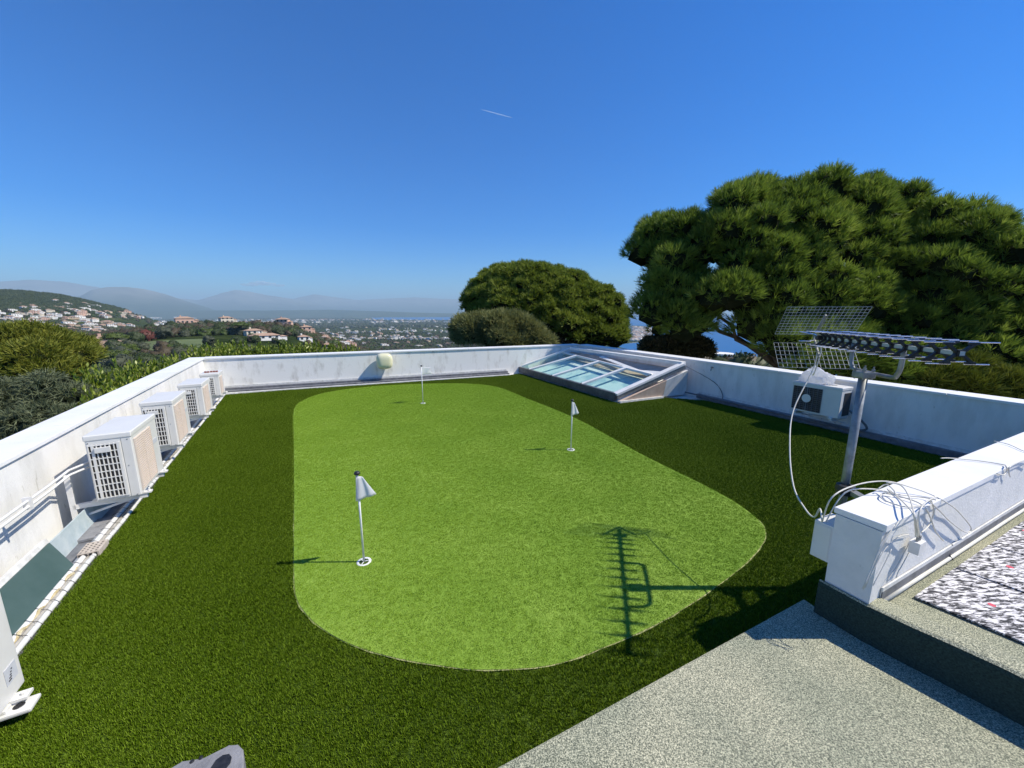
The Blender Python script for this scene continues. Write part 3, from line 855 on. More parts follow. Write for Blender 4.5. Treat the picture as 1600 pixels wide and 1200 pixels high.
flashing(C1 + BD * 0.45 , C1 + BD * 8.55, -BN, [(0.006, 0.03, 0.0, 0.165, 'flash_light', 'cover_strip'), (0.031, 0.16, 0.0, 0.115, 'gutter', 'gutter_channel'),
         (0.161, 0.30, 0.0, 0.065, 'gutter', 'gutter_channel'), (0.32, 0.40, -0.02, 0.03, 'flash_light', 'edge_strip')], 'wall_flashing', 'stepped grey gutter flashing at the foot of the far parapet')
flashing(C2 + RD * 5.35, C3 + RD * 0.0, -RN, [(0.006, 0.02, 0.0, 0.15, 'flash_light', 'cover_strip'), (0.021, 0.10, 0.0, 0.10, 'gutter', 'gutter_channel')],
         'wall_flashing', 'dark flashing at the foot of the shaded right parapet')
fl_a = A0 + FN * FT
fr_ = empty('wall_flashing', tuple(fl_a), 0, 'metal flashing strips beside the mat covered terrace', 'roof flashing')
ku = ((UDIR @ FD) / (UDIR @ FN))
OT = float((at(1396, 927, TZ + 0.03) - A0) @ FN - FT) + 0.004
f = lambda s_, o_, z: tuple(FD * (s_ + 0.115 + ku * (o_)) + FN * o_ + np.array([0, 0, z]))
for (o0, o1, z0, z1, mt, part) in [(0.003, 0.012, TZ - 0.01, TZ + 0.125, 'flash_light', 'cover_strip'), (0.0125, OT * 0.42, TZ - 0.01, TZ + 0.098, 'gutter', 'gutter_channel'), (OT * 0.425, OT * 0.66, TZ - 0.01, TZ + 0.07, 'gutter_blue', 'gutter_channel'),
        (OT * 0.665, OT - 0.014, TZ - 0.01, TZ + 0.05, 'foam_grey', 'ledge')]:
    mb = MB(); mb.hexa([f(0, o0, z0), f(0, o1, z0), f(5.4, o1, z0), f(5.4, o0, z0)], [f(0, o0, z1), f(0, o1, z1), f(5.4, o1, z1), f(5.4, o0, z1)]); mb.build(part, M[mt], fr_, bevel=0.002)
mb = MB(); mb.tube([tuple(FD * (0.115 + ku * OT + k * 0.5) + FN * OT + np.array([0, 0, TZ + 0.03 + 0.002 * math.sin(k * 2)])) for k in range(12)], 0.013, 12); mb.build('edge_tube', M['edge_tube'], fr_, smooth=True)
for s_ in (0.98,):
    mb = MB(); mb.tube([f(s_, 0.012, TZ + 0.128), f(s_ + .02, OT * .3, TZ + 0.102), f(s_, OT * .6, TZ + 0.078), f(s_ - .01, OT, TZ + 0.05), f(s_, OT + 0.018, TZ + 0.02)], 0.004, 6, smooth=3); mb.build('strap', M['black'], fr_)

# wall lamp on the far parapet
k_l = (at(606, 570, 0.7) - C1) @ BD
lp = C1 + BD * k_l
lamp = empty('wall_lamp', (lp[0], lp[1], 0.66), math.atan2(-BN[1], -BN[0]), 'cream rounded lamp shade mounted on the far parapet', 'wall lamp')
mb = MB(); mb.box(0.0, 0.04, -0.13, 0.13, -0.13, 0.13); mb.build('back_plate', M['rail_white'], lamp, bevel=0.01)
bm = bmesh.new(); bmesh.ops.create_uvsphere(bm, u_segments=40, v_segments=24, radius=1.0)
sgn = lambda q, e_: math.copysign(abs(q) ** e_, q)
for v in bm.verts: v.co = Vector((0.22 + 0.185 * sgn(v.co.x, 0.62), 0.235 * sgn(v.co.y, 0.62), 0.235 * sgn(v.co.z, 0.62)))
me = bpy.data.meshes.new('lamp_shade'); bm.to_mesh(me); bm.free(); me.materials.append(M['cream'])
for p in me.polygons: p.use_smooth = True
o = link(bpy.data.objects.new('lamp_shade', me)); o.parent = lamp


# ------------------------------------------------------------------ air conditioners
def ac_unit(name, loc, rz, W, Dp, Hh, label, group=None, style='grid'):
    """local: x out of the wall, y along it (near side = -y), origin under the back edge's middle"""
    root = empty(name, loc, rz, label, 'air conditioner', group)
    z0 = 0.0
    mb = MB(); mb.box(0, Dp, -W / 2, W / 2, z0 + 0.012, Hh - 0.035)
    mb.build('casing', M['ac_white'], root, bevel=0.018, seg=3)
    mb = MB(); mb.box(-0.008, Dp + 0.006, -W / 2 - 0.006, W / 2 + 0.006, Hh - 0.055, Hh)
    mb.build('top_cover', M['ac_white'], root, bevel=0.016, seg=3)
    # side coil grille, near side
    y = -W / 2 - 0.003
    gx0, gx1, gz0, gz1 = Dp * 0.06, Dp * 0.70, 0.05, Hh - 0.10
    mb = MB(); mb.box(gx0, gx1, y - 0.001, y + 0.02, gz0, gz1); coil = mb.build('coil', M['ac_dark'], root)
    mb = MB(); nx, nz = 7, 8
    for i in range(nx + 1):
        x = gx0 + (gx1 - gx0) * i / nx; w = 0.0035 if i not in (1, nx) else 0.010
        mb.box(x - w, x + w, y - 0.014, y - 0.002, gz0 - 0.008, gz1 + 0.008)
    for i in range(nz + 1):
        z = gz0 + (gz1 - gz0) * i / nz
        mb.box(gx0 - 0.006, gx1 + 0.006, y - 0.0125, y - 0.004, z - 0.0045, z + 0.0045)
    mb.box(gx1 + 0.004, gx1 + 0.016, y - 0.010, y + 0.004, gz0 - 0.01, gz1 + 0.012)
    mb.build('coil_grille', M['ac_white'], root)
    mb = MB(); mb.box(gx0 + 0.045, gx0 + 0.16, y - 0.030, y - 0.013, gz1 - 0.075, gz1 - 0.02); mb.build('carry_handle', M['ac_white'], root, bevel=0.006)
    mb = MB()
    for (xx, zz) in ((0.02, Hh - 0.075), (Dp - 0.03, Hh - 0.075), (Dp - 0.03, 0.03), (Dp * 0.84, Hh * 0.5)): mb.box(xx - 0.004, xx + 0.004, -W / 2 - 0.0035, -W / 2 + 0.001, zz - 0.004, zz + 0.004)
    tag(mb.build('screws', M['steel'], root), kind='stuff')
    mb = MB(); mb.box(Dp * 0.765, Dp * 0.772, -W / 2 - 0.0012, -W / 2 + 0.001, 0.02, Hh - 0.06); mb.build('panel_seam', M['gutter'], root)
    # far side grille, same look
    mb = MB(); mb.box(gx0, gx1, W / 2 + 0.002, W / 2 + 0.006, gz0, gz1); mb.build('far_coil', M['ac_dark'], root)
    # fan side: ribbed guard over a dark opening
    fx = Dp
    if style == 'grid':
        yb0, yb1 = -W / 2 + 0.05, W / 2 - 0.26
        mb = MB(); mb.box(fx - 0.004, fx + 0.0015, yb0, yb1, 0.05, Hh - 0.09); mb.build('fan_recess', M['ac_beige'], root)
        mb = MB(); ns = 24
        for i in range(ns):
            z = 0.06 + (Hh - 0.16) * i / (ns - 1)
            mb.box(fx + 0.002, fx + 0.010, yb0, yb1, z - 0.0062, z + 0.0062)
        for yy in (yb0, (yb0 + yb1) / 2, yb1): mb.box(fx + 0.0022, fx + 0.012, yy - 0.006, yy + 0.006, 0.05, Hh - 0.09)
        mb.build('fan_guard', M['ac_beige'], root)
        mb = MB(); mb.box(fx + 0.001, fx + 0.004, W / 2 - 0.20, W / 2 - 0.08, Hh * 0.55, Hh * 0.62); mb.build('data_plate', M['plate'], root)
    elif style == 'fan':
        yb0, yb1 = -W / 2 + 0.03, W / 2 - 0.28
        yc = (yb0 + yb1) / 2; zc = Hh * 0.5; rr = min((yb1 - yb0), Hh - 0.08) / 2
        mb = MB(); mb.box(fx - 0.004, fx + 0.0015, yb0, yb1, 0.05, Hh - 0.075); mb.build('fan_recess', M['fan_dark'], root)
        mb = MB()
        for i in range(13):
            z = 0.05 + (Hh - 0.125) * i / 12; mb.box(fx + 0.006, fx + 0.011, yb0, yb1, z - 0.0022, z + 0.0022)
        for i in range(8):
            yy = yb0 + (yb1 - yb0) * i / 7; mb.box(fx + 0.004, fx + 0.013, yy - 0.0022, yy + 0.0022, 0.05, Hh - 0.075)
        mb.box(fx + 0.004, fx + 0.016, yc - 0.008, yc + 0.008, 0.05, Hh - 0.075)
        mb.build('fan_guard', M['gutter'], root)
        mb = MB(); n_ = 20; r_ = 0.075
        ring = [(yc + r_ * math.cos(2 * math.pi * k / n_), zc + r_ * math.sin(2 * math.pi * k / n_)) for k in range(n_)]
        mb.add([(fx + 0.017, a, c) for a, c in ring] + [(fx + 0.022, a, c) for a, c in ring], [tuple(range(n_, 2 * n_))] + [(k, (k + 1) % n_, n_ + (k + 1) % n_, n_ + k) for k in range(n_)])
        mb.build('fan_hub', M['ac_white'], root)
    # mounting feet and wall bracket arms
    for yy in (-W / 2 + 0.10, W / 2 - 0.10):
        mb = MB(); mb.box(-0.06, Dp + 0.055, yy - 0.03, yy + 0.03, -0.004, 0.011)
        mb.lathe([(0.0, 0.024), (0.012, 0.024), (0.014, 0.010)], 10, (Dp + 0.035, yy, 0)); mb.build('mounting_foot', M['ac_white'], root)
        mb = MB(); mb.box(-0.20, Dp + 0.02, yy - 0.02, yy + 0.02, -0.05, -0.006); mb.box(-0.22, -0.18, yy - 0.02, yy + 0.02, -0.16, 0.30)
        mb.bar((-0.19, yy, -0.15), (Dp * 0.7, yy, -0.04), 0.02, 0.02); mb.build('bracket', M['pvc'], root)
    return root


ac_near = [((222, 775), 0.79), ((280, 697), 0.79), ((322, 650), 0.74), ((346, 619), 0.60)]
ac_lab = ['white air conditioner nearest along the left wall with beige ribbed fan guard', 'second white air conditioner up the left wall from the green sheet',
          'third white air conditioner up the left wall from the green sheet', 'far corner air conditioner with brick red debris on its cover']
AC_Z = 0.25
for i, ((p, W)) in enumerate(ac_near):
    c = at(p[0], p[1], AC_Z)
    Dp = 0.33
    hh = [0.69, 0.66, 0.60, 0.52][i]
    loc = c - PL * Dp + DL * (W / 2)
    u = ac_unit('air_conditioner', (loc[0], loc[1], AC_Z), AL, W, Dp, hh, ac_lab[i], 'air conditioners along the left parapet')
    if i == 3:
        mb = MB()
        for k in range(5):
            x = 0.05 + k * 0.05; y0 = -0.1 + 0.05 * random.random(); mb.box(x, x + 0.04, y0, y0 + 0.05, hh, hh + 0.03)
        o = mb.build('broken_brick', mat('red_brick', (0.20, 0.07, 0.05), (0.28, 0.11, 0.08), scale=20, rough=0.9), None, bevel=0.004)
        o.location = u.location; o.rotation_euler = (0, 0, AL); tag(o, 'pieces of dark red brick lying on the farthest air conditioner', 'brick pieces')

# nearest unit, cut by the left edge of the picture
c = at(40, 1062, 0.12)
u0 = ac_unit('air_conditioner', tuple(np.append((c - PL * 0.36 - DL * 0.46)[:2], 0.10)), AL, 0.92, 0.36, 0.78,
             'large white air conditioner cut off by the near left corner, sticker on its front', 'air conditioners along the left parapet', style='plain')
fx = 0.36
mb = MB()
for (y0, y1, z0, z1) in ((0.215, 0.225, 0.47, 0.53), (0.225, 0.255, 0.52, 0.53), (0.225, 0.25, 0.495, 0.505), (0.225, 0.255, 0.47, 0.48), (0.20, 0.235, 0.40, 0.41), (0.235, 0.243, 0.405, 0.435)): mb.box(fx + 0.0005, fx + 0.0025, y0, y1, z0, z1)
tag(mb.build('lettering', M['ink'], u0), kind='stuff')
mb = MB(); mb.box(fx + 0.001, fx + 0.003, 0.33, 0.42, 0.10, 0.19); mb.build('sticker', M['plate'], u0)
mb = MB()
for k in range(5): mb.box(fx + 0.0035, fx + 0.0045, 0.345 + 0.008 * k, 0.352 + 0.008 * k + 0.02 * random.random(), 0.115 + 0.012 * k, 0.121 + 0.012 * k)
mb.build('sticker_print', M['ink'], u0)
# its lug with a round rubber pad resting at the turf edge
lg = at(22, 1112, 0.06)
lug = MB(); lug.box(0, 0.19, -0.05, 0.05, 0, 0.02); lug.box(0.02, 0.10, -0.035, 0.035, 0.02, 0.04)
o = lug.build('support_lug', M['ac_white'], None, bevel=0.008); o.location = (lg[0] - 0.10, lg[1] - 0.05, 0.06); o.rotation_euler = (0, 0, AL)
tag(o, 'white support lug with dark bolt hole under the nearest air conditioner', 'support foot')
h_ = MB(); h_.lathe([(0.0, 0.002), (0.02, 0.002), (0.022, 0.0)], 16, (0.13, 0, 0.0215)); ho = h_.build('bolt_hole', M['black'], o)

# unit on the right wall
ra = math.atan2(-RN[1], -RN[0])
cR = at(1232, 640, 0.29); s_r = (cR - C2) @ RD
lr_ = C2 + RD * (s_r + 0.39) - RN * 0.14
ur = ac_unit('air_conditioner', (lr_[0], lr_[1], 0.29), ra, 0.78, 0.32, 0.55, 'lone shaded air conditioner on the right parapet with dark square fan grille', None, style='fan')
for ch in list(ur.children):
    if ch.name.startswith(('fan_', )): ch.location.y = 0.0
# crumpled white cover bundled on top of it
V = []; Fc = []
bm = bmesh.new(); bmesh.ops.create_icosphere(bm, subdivisions=4, radius=1.0)
for v in bm.verts:
    n1 = mnoise.noise(v.co * 2.0); n2 = mnoise.noise(v.co * 5.0 + Vector((3, 1, 2)))
    v.co *= 1 + 0.28 * n1 + 0.16 * n2
    v.co = Vector((v.co.x * 0.13, v.co.y * 0.27, max(-0.02, v.co.z * 0.26)))
    if v.co.z < 0.0: v.co.z = 0.0
me = bpy.data.meshes.new('crumpled_cover'); bm.to_mesh(me); bm.free(); me.materials.append(M['flagwhite'])
o = link(bpy.data.objects.new('crumpled_cover', me)); c_ = C2 + RD * (s_r + 0.30) + RN * 0.0 - RN * 0.30
o.location = (c_[0], c_[1], 0.842); o.rotation_euler = (0, 0, ra)
tag(o, 'crumpled white plastic cover lying on the lone right air conditioner', 'cover')
mb = MB(); cpt = lambda s, o_, z: tuple(C2 + RD * s - RN * o_ + np.array([0, 0, z]))
mb.tube([cpt(s_r + 0.85, 0.3, 0.45), cpt(s_r + 1.0, 0.2, 0.3), cpt(s_r + 1.05, 0.15, 0.15), cpt(s_r + 0.7, 0.17, 0.10), cpt(s_r - 0.6, 0.13, 0.09), cpt(s_r - 3.0, 0.13, 0.08)], 0.018, 8, smooth=5)
o = mb.build('refrigerant_pipe', M['gutter']); tag(o, 'dark insulated pipe running along the foot of the right parapet', 'pipe')
# pull chain and ring bolt on right parapet near the skylight
s0 = (at(1100, 575, 0.8) - C2) @ RD
mb = MB(); mb.tube([cpt(s0, 0.0, 0.80), cpt(s0, 0.05, 0.80)], 0.02, 8); mb.tube([cpt(s0, 0.04, 0.79), cpt(s0, 0.06, 0.72)], 0.012, 6)
o = mb.build('wall_hook', M['steel']); tag(o, 'small metal hook on the right parapet beside the skylight', 'hook')
mb = MB(); mb.tube([tuple(at(1072, 572, 0.8)), cpt(s0 + 0.1, 0.02, 0.45), cpt(s0 + 0.35, 0.03, 0.2), cpt(s0 + 0.35, 0.05, 0.05)], 0.008, 6, smooth=4)
o = mb.build('hanging_cord', M['gutter']); tag(o, 'thin dark cord hanging down the right parapet beside the skylight', 'cord')

# ------------------------------------------------------------------ left wall pipes, trunking, sheet, blocks
def lw(s, t, z): return tuple(DL * s + PL * t + np.array([0, 0, z]))


WI = -1.965   # inner face of left wall, distance t
pr = empty('wall_conduit', lw(2.6, WI, 0), 0, 'twin white conduits clipped along the left parapet', 'conduit')
for dz in (0.0, 0.045):
    mb = MB(); base = np.array(lw(2.6, WI, 0))
    mb.tube([np.array(lw(-1, WI + 0.03, 0.60 + dz)) - base, np.array(lw(4.6, WI + 0.03, 0.60 + dz)) - base, np.array(lw(4.95, WI + 0.03, 0.61 + dz)) - base, np.array(lw(5.2, WI + 0.15, 0.62 + dz)) - base], 0.011, 8)
    mb.build('conduit_tube', M['pvc'], pr, smooth=True)
for s in (1.6, 2.6, 3.45, 4.3):
    mb = MB(); q = np.array(lw(s, WI, 0.585)) - base
    mb.bar(np.array(lw(s, WI + 0.028, 0.575)) - base, np.array(lw(s, WI + 0.028, 0.675)) - base, 0.018, 0.05, up=tuple(PL)); mb.build('clip', M['pvc'], pr)

# cable trunking bundle along the turf edge, tied by thin wires
tr = empty('cable_bundle', lw(3, TURF_EDGE, 0), 0, 'bundle of pale insulated pipes tied with wire along the left turf edge', 'pipe bundle')
base = np.array(lw(3, TURF_EDGE, 0))
for (t, z, r, mt) in ((-0.028, 0.016, 0.019, 'flash_light'), (-0.062, 0.012, 0.014, 'foam_grey'), (-0.098, 0.020, 0.021, 'pvc'), (-0.134, 0.010, 0.012, 'gutter_blue')):
    pts = [np.array(lw(s, TURF_EDGE + t + 0.004 * math.sin(s * 3 + t * 40), z + 0.003 * math.sin(s * 5 + t * 60))) - base for s in np.arange(1.5, 12.05, 0.35)]
    mb = MB(); mb.tube(pts, r, 8); mb.build('insulated_pipe', M[mt], tr, smooth=True)
mb = MB(); s = 2.0
while s < 8.5:
    t0 = TURF_EDGE
    mb.tube([np.array(lw(s, t0 + 0.0, 0.01)) - base, np.array(lw(s + 0.01, t0 - 0.028, 0.038)) - base, np.array(lw(s + 0.035, t0 - 0.062, 0.032)) - base, np.array(lw(s + 0.05, t0 - 0.098, 0.044)) - base,
             np.array(lw(s + 0.08, t0 - 0.134, 0.028)) - base, np.array(lw(s + 0.09, t0 - 0.16, 0.01)) - base], 0.0018, 5, smooth=3)
    s += 0.105 + 0.03 * random.random()
tag(mb.build('tie_wire', M['black'], tr), kind='stuff')
# channel floor between bundle and wall
mb = MB(); mb.hexa([lw(-1, WI + 0.0, -0.027), lw(-1, TURF_EDGE - 0.002, -0.027), lw(12.1, TURF_EDGE - 0.002, -0.027), lw(12.1, WI, -0.027)],
                   [lw(-1, WI + 0.0, -0.012), lw(-1, TURF_EDGE - 0.002, -0.012), lw(12.1, TURF_EDGE - 0.002, -0.012), lw(12.1, WI, -0.012)])
o = mb.build('drain_channel', M['gutter']); tag(o, kind='structure')
# pale blue flashing on lower wall and the leaning dark green sheet
mb = MB(); mb.hexa([lw(3.2, WI + 0.012, -0.01), lw(3.2, WI + 0.05, -0.01), lw(12, WI + 0.05, -0.01), lw(12, WI + 0.012, -0.01)],
                   [lw(3.2, WI + 0.008, 0.19), lw(3.2, WI + 0.02, 0.19), lw(12, WI + 0.02, 0.19), lw(12, WI + 0.008, 0.19)])
o = mb.build('base_flashing', M['blueish']); tag(o, 'pale blue grey flashing along the foot of the left parapet', 'flashing')
def lwall(px, py, t):
    r = ray(px, py); o_ = np.array([0, 0, CAM_H]); return o_ + r * ((t - o_ @ PL) / (r @ PL))


TR_ = lwall(76, 849, WI + 0.05); SHZ = TR_[2]; s_hi = TR_ @ DL; s_lo = s_hi - 1.7
BR_ = at(119, 886, 0.02); s_b = BR_ @ DL; t_b = BR_ @ PL
mb = MB(); mb.hexa([lw(s_lo, t_b - 0.008, 0.015), lw(s_b, t_b - 0.008, 0.015), lw(s_b, t_b, 0.02), lw(s_lo, t_b, 0.02)],
                   [lw(s_lo, WI + 0.045, SHZ), lw(s_hi, WI + 0.045, SHZ), lw(s_hi, WI + 0.056, SHZ + .004), lw(s_lo, WI + 0.056, SHZ + .004)])
o = mb.build('green_sheet', M['greenfelt']); tag(o, 'dark green sheet leaning against the left parapet behind the pipe bundle', 'sheet')
mb = MB(); mb.hexa([lw(s_lo, WI + 0.008, SHZ - .01), lw(s_hi + .03, WI + 0.008, SHZ - .01), lw(s_hi + .03, WI + 0.045, SHZ - .01), lw(s_lo, WI + 0.045, SHZ - .01)],
                   [lw(s_lo, WI + 0.008, SHZ + .03), lw(s_hi + .03, WI + 0.008, SHZ + .03), lw(s_hi + .03, WI + 0.03, SHZ + .03), lw(s_lo, WI + 0.03, SHZ + .03)])
o = mb.build('cover_trim', M['flash_light']); tag(o, 'pale metal trim above the leaning green sheet', 'trim')
mb = MB()
pts = [lw(s, t_b + 0.012 + 0.008 * math.sin(s * 23), 0.022 + 0.012 * math.sin(s * 31)) for s in np.arange(s_lo, s_b, 0.035)]
mb.tube(pts, [0.008 + 0.006 * random.random() for _ in pts], 7); o = mb.build('foam_filler', M['foam']); tag(o, 'yellowed foam filler squeezed along the foot of the green sheet', 'foam')
# perforated block and dark pan under the first unit
bl = at(146, 858, 0.03)
blk = empty('perforated_block', tuple(np.append(bl[:2], 0.0)), AL, 'pale perforated clay block in the channel before the first air conditioner', 'clay block')
mb = MB(); mb.box(-0.07, 0.07, -0.10, 0.10, -0.008, 0.055); mb.build('block_body', mat('pale_clay', (0.42, 0.36, 0.30), (0.54, 0.48, 0.42), scale=30, rough=0.9, bump=0.4), blk, bevel=0.006)
mb = MB()
for i in range(4): mb.box(-0.058 + 0.032 * i, -0.040 + 0.032 * i, -0.1015, -0.0995, 0.008, 0.045)
for i in range(4):
    for j in range(5): mb.box(-0.056 + 0.032 * i, -0.045 + 0.032 * i, -0.085 + 0.036 * j, -0.073 + 0.036 * j, 0.0545, 0.0565)
mb.build('block_holes', M['ac_dark'], blk)
pn = at(178, 822, 0.0) - PL * 0.16; mb = MB(); mb.box(-0.11, 0.11, -0.22, 0.22, 0.0, 0.03)
o = mb.build('block_tray', M['rubber'], None, bevel=0.006); o.location = (pn[0], pn[1], -0.01); o.rotation_euler = (0, 0, AL); tag(o, 'dark tray in the shade below the first air conditioner', 'tray')

# ------------------------------------------------------------------ skylight
F1 = at(811, 576, 0.14); F2 = at(962, 619, 0.14); B2 = at(1068, 571, 0.80); B1 = at(893, 545, 0.83)
nrm = np.cross(F2 - F1, B2 - F1); nrm /= np.linalg.norm(nrm)
if nrm[2] < 0: nrm = -nrm


def onp(px, py, lift=0.0):
    r = ray(px, py); o_ = np.array([0, 0, CAM_H]); return o_ + r * (((F1 + nrm * lift - o_) @ nrm) / (r @ nrm))


sk = empty('skylight', tuple(np.append(F1[:2], 0)), 0, 'sloping glazed skylight with white bars at the far right of the lawn', 'skylight')
sb = np.append(F1[:2], 0)
S = lambda p: tuple(np.array(p) - sb)
T1 = onp(878, 552); T2 = onp(1019, 588)
rw = lambda p, off=0.0: p  # noqa
glass, nt, b = new_mat('skylight_glass')
gl = N(nt, 'ShaderNodeBsdfGlossy', Roughness=0.03); tp_ = N(nt, 'ShaderNodeBsdfTransparent', Color=(0.86, 0.95, 0.93, 1)); fr0 = N(nt, 'ShaderNodeFresnel', IOR=1.13)
mxg = N(nt, 'ShaderNodeMixShader'); gb = N(nt, 'ShaderNodeNewGeometry'); om = N(nt, 'ShaderNodeMath', operation='SUBTRACT'); om.inputs[0].default_value = 1.0; nt.links.new(gb.outputs['Backfacing'], om.inputs[1]); fm_ = N(nt, 'ShaderNodeMath', operation='MULTIPLY'); nt.links.new(om.outputs[0], fm_.inputs[0]); nt.links.new(fr0.outputs[0], fm_.inputs[1]); nt.links.new(fm_.outputs[0], mxg.inputs[0]); nt.links.new(tp_.outputs[0], mxg.inputs[1]); nt.links.new(gl.outputs[0], mxg.inputs[2])
nt.links.new(mxg.outputs[0], nt.nodes['Material Output'].inputs[0]); nt.nodes.remove(b)
tl = [(811, 576, 876, 556), (826, 580, 890, 563), (861, 591, 924, 573), (905, 605, 963, 585), (962, 619, 1019, 590)]
bars_b = [onp(a, b_) for a, b_, _, _ in tl]; 
# bar feet on the low edge, heads on the beam
def along(P, Q, X):
    d = Q - P; return P + d * ((X - P) @ d) / (d @ d)
bars_b = [along(F1, F2, p) for p in bars_b]
bars_t = [along(T1, T2, onp(c, d)) for _, _, c, d in tl]
bars_t[0] = T1; bars_t[-1] = T2; bars_b[0] = F1; bars_b[-1] = F2
# sheet under the panes, pale interior and reflected sky put into its colour
lining_refl = mat('pale_reflection', (0.55, 0.66, 0.70), (0.86, 0.87, 0.84), scale=1.6, rough=0.5, lo=0.44, hi=0.54, speck=(30, (0.75, 0.8, 0.8), 0.62))
low = nrm * -0.16
mb = MB(); mb.add([S(F1 + low), S(F2 + low), S(T2 + low), S(T1 + low)], [(0, 1, 2, 3)]); mb.build('well_lining', lining_refl, sk)
for i in range(4):
    mb = MB(); a, c, e, g = bars_b[i], bars_b[i + 1], bars_t[i + 1], bars_t[i]
    mb.hexa([S(a), S(c), S(e), S(g)], [S(a + nrm * 0.008), S(c + nrm * 0.008), S(e + nrm * 0.008), S(g + nrm * 0.008)])
    mb.build('glass_pane', glass, sk)
for i in range(5):
    w = 0.105 if 0 < i < 4 else 0.13
    if i in (1, 2, 3):
        mb = MB(); mb.bar(S(bars_b[i] + nrm * 0.045), S(bars_t[i] + nrm * 0.045), w, 0.06, up=tuple(nrm)); mb.build('glazing_bar', M['rail_white'], sk, bevel=0.008)
        mb = MB(); p = bars_b[i]; mb.bar(S(p + nrm * 0.02), S(p + nrm * 0.09), 0.03, 0.09); mb.build('bar_cap', M['rail_dark'], sk)
# side rails run the whole slope
mb = MB(); mb.bar(S(F1 + nrm * 0.04), S(B1 + nrm * 0.02), 0.07, 0.07, up=tuple(nrm)); mb.build('side_rail', M['rail_white'], sk, bevel=0.01)
mb = MB(); mb.bar(S(F2 + nrm * 0.05), S(B2 + nrm * 0.05), 0.15, 0.06, up=tuple(nrm)); mb.build('side_rail', M['rail_white'], sk, bevel=0.01)
mb = MB(); o2 = np.array([0.02, -0.04, 0]); mb.bar(S(F2 - nrm * 0.03 + o2), S(B2 - nrm * 0.03 + o2), 0.03, 0.10, up=tuple(nrm)); mb.build('side_fascia', M['steel'], sk)
mb = MB(); mb.bar(S(B1 + np.array([0, 0, 0.02])), S(B2 + np.array([0, 0, 0.05])), 0.16, 0.09); mb.build('head_rail', M['rail_white'], sk, bevel=0.012)
mb = MB(); mb.tube([S(T1 + nrm * 0.04), S(T2 + nrm * 0.04)], 0.035, 10); mb.build('cross_beam', M['rail_white'], sk, smooth=True)
mb = MB(); mb.bar(S(F1 - np.array([0, 0, 0.02])), S(F2 - np.array([0, 0, 0.02])), 0.10, 0.20); mb.build('front_sill', M['rail_dark'], sk, bevel=0.02)
mb = MB(); mb.bar(S(onp(938, 557, 0.0)), S(onp(1014, 586, 0.02)), 0.10, 0.025, up=tuple(nrm)); mb.build('brace', M['rail_white'], sk)
# upper unglazed part: pink rendered backing seen below the head rail
lo2 = np.array([0, 0, -0.10])
mb = MB(); mb.hexa([S(T1 + lo2 * 1.2), S(T2 + lo2 * 1.2), S(B2 + lo2 * 1.2), S(B1 + lo2 * 1.2)], [S(T1 + lo2), S(T2 + lo2), S(B2 + lo2), S(B1 + lo2)]); mb.build('backing_panel', M['pinkish'], sk)
e_ = along(T2, B2, onp(1042, 582)); mb = MB(); mb.hexa([S(onp(985, 577, -0.02)), S(T2 + nrm * -0.02), S(e_ + nrm * -0.02), S(e_ + nrm * -0.019)], [S(onp(985, 577, 0.0)), S(T2), S(e_), S(e_ + nrm * 0.001)])
mb.build('corner_plate', M['rail_white'], sk)
# gable cheek facing the viewer: pink render with white trim
g1 = at(968, 628, 0.03); g2 = at(1036, 620, 0.03); g3 = B2 + np.array([0.02, -0.02, -0.17]); g2b = np.array([4.50, 9.72, 0.02])
mb = MB(); bk2 = np.array([-0.03, 0.08, 0])
def slab3(P, Q, R_, th):
    return MB().add([S(P), S(Q), S(R_), S(P + th), S(Q + th), S(R_ + th)], [(0, 1, 2), (5, 4, 3), (0, 3, 4, 1), (1, 4, 5, 2), (2, 5, 3, 0)])
mid = g3 * 0.72 + g1 * 0.28
slab3(g1, g2, mid, bk2).build('pink_cheek', M['pinkish'], sk)
mb = MB(); mb.hexa([S(g2), S(g2b), S(g2b + bk2), S(g2 + bk2)], [S(mid), S(g3 + np.array([0.1, 0, 0.05])), S(g3 + np.array([0.1, 0, 0.05]) + bk2), S(mid + bk2)]); mb.build('white_cheek', M['plaster'], sk)
mb = MB(); mb.bar(S(g1 + np.array([0, -0.02, 0.0])), S(g2 + np.array([0, -0.02, 0.0])), 0.05, 0.05); mb.build('base_trim', M['flash_light'], sk)
mb = MB(); mb.bar(S(F1 + np.array([-0.03, 0.03, -0.05])), S(F1 + np.array([-0.03, 0.03, 0.10])), 0.14, 0.14); mb.build('corner_block', M['rail_dark'], sk, bevel=0.03)
# solid kerb under the whole skylight
kb = [F1 * [1, 1, 0] + [0.05, 0.0, 0], F2 * [1, 1, 0] + [0.0, 0.1, 0], g2b * [1, 1, 0] + [0.0, 0.1, 0], B1 * [1, 1, 0]]
mb = MB(); mb.hexa([S(p + np.array([0, 0, -0.02])) for p in kb], [S(kb[0] + np.array([0, 0, .02])), S(kb[1] + np.array([0, 0, .02])), S(kb[2] + np.array([0, 0, .45])), S(kb[3] + np.array([0, 0, .45]))])
mb.build('kerb', M['plaster'], sk)


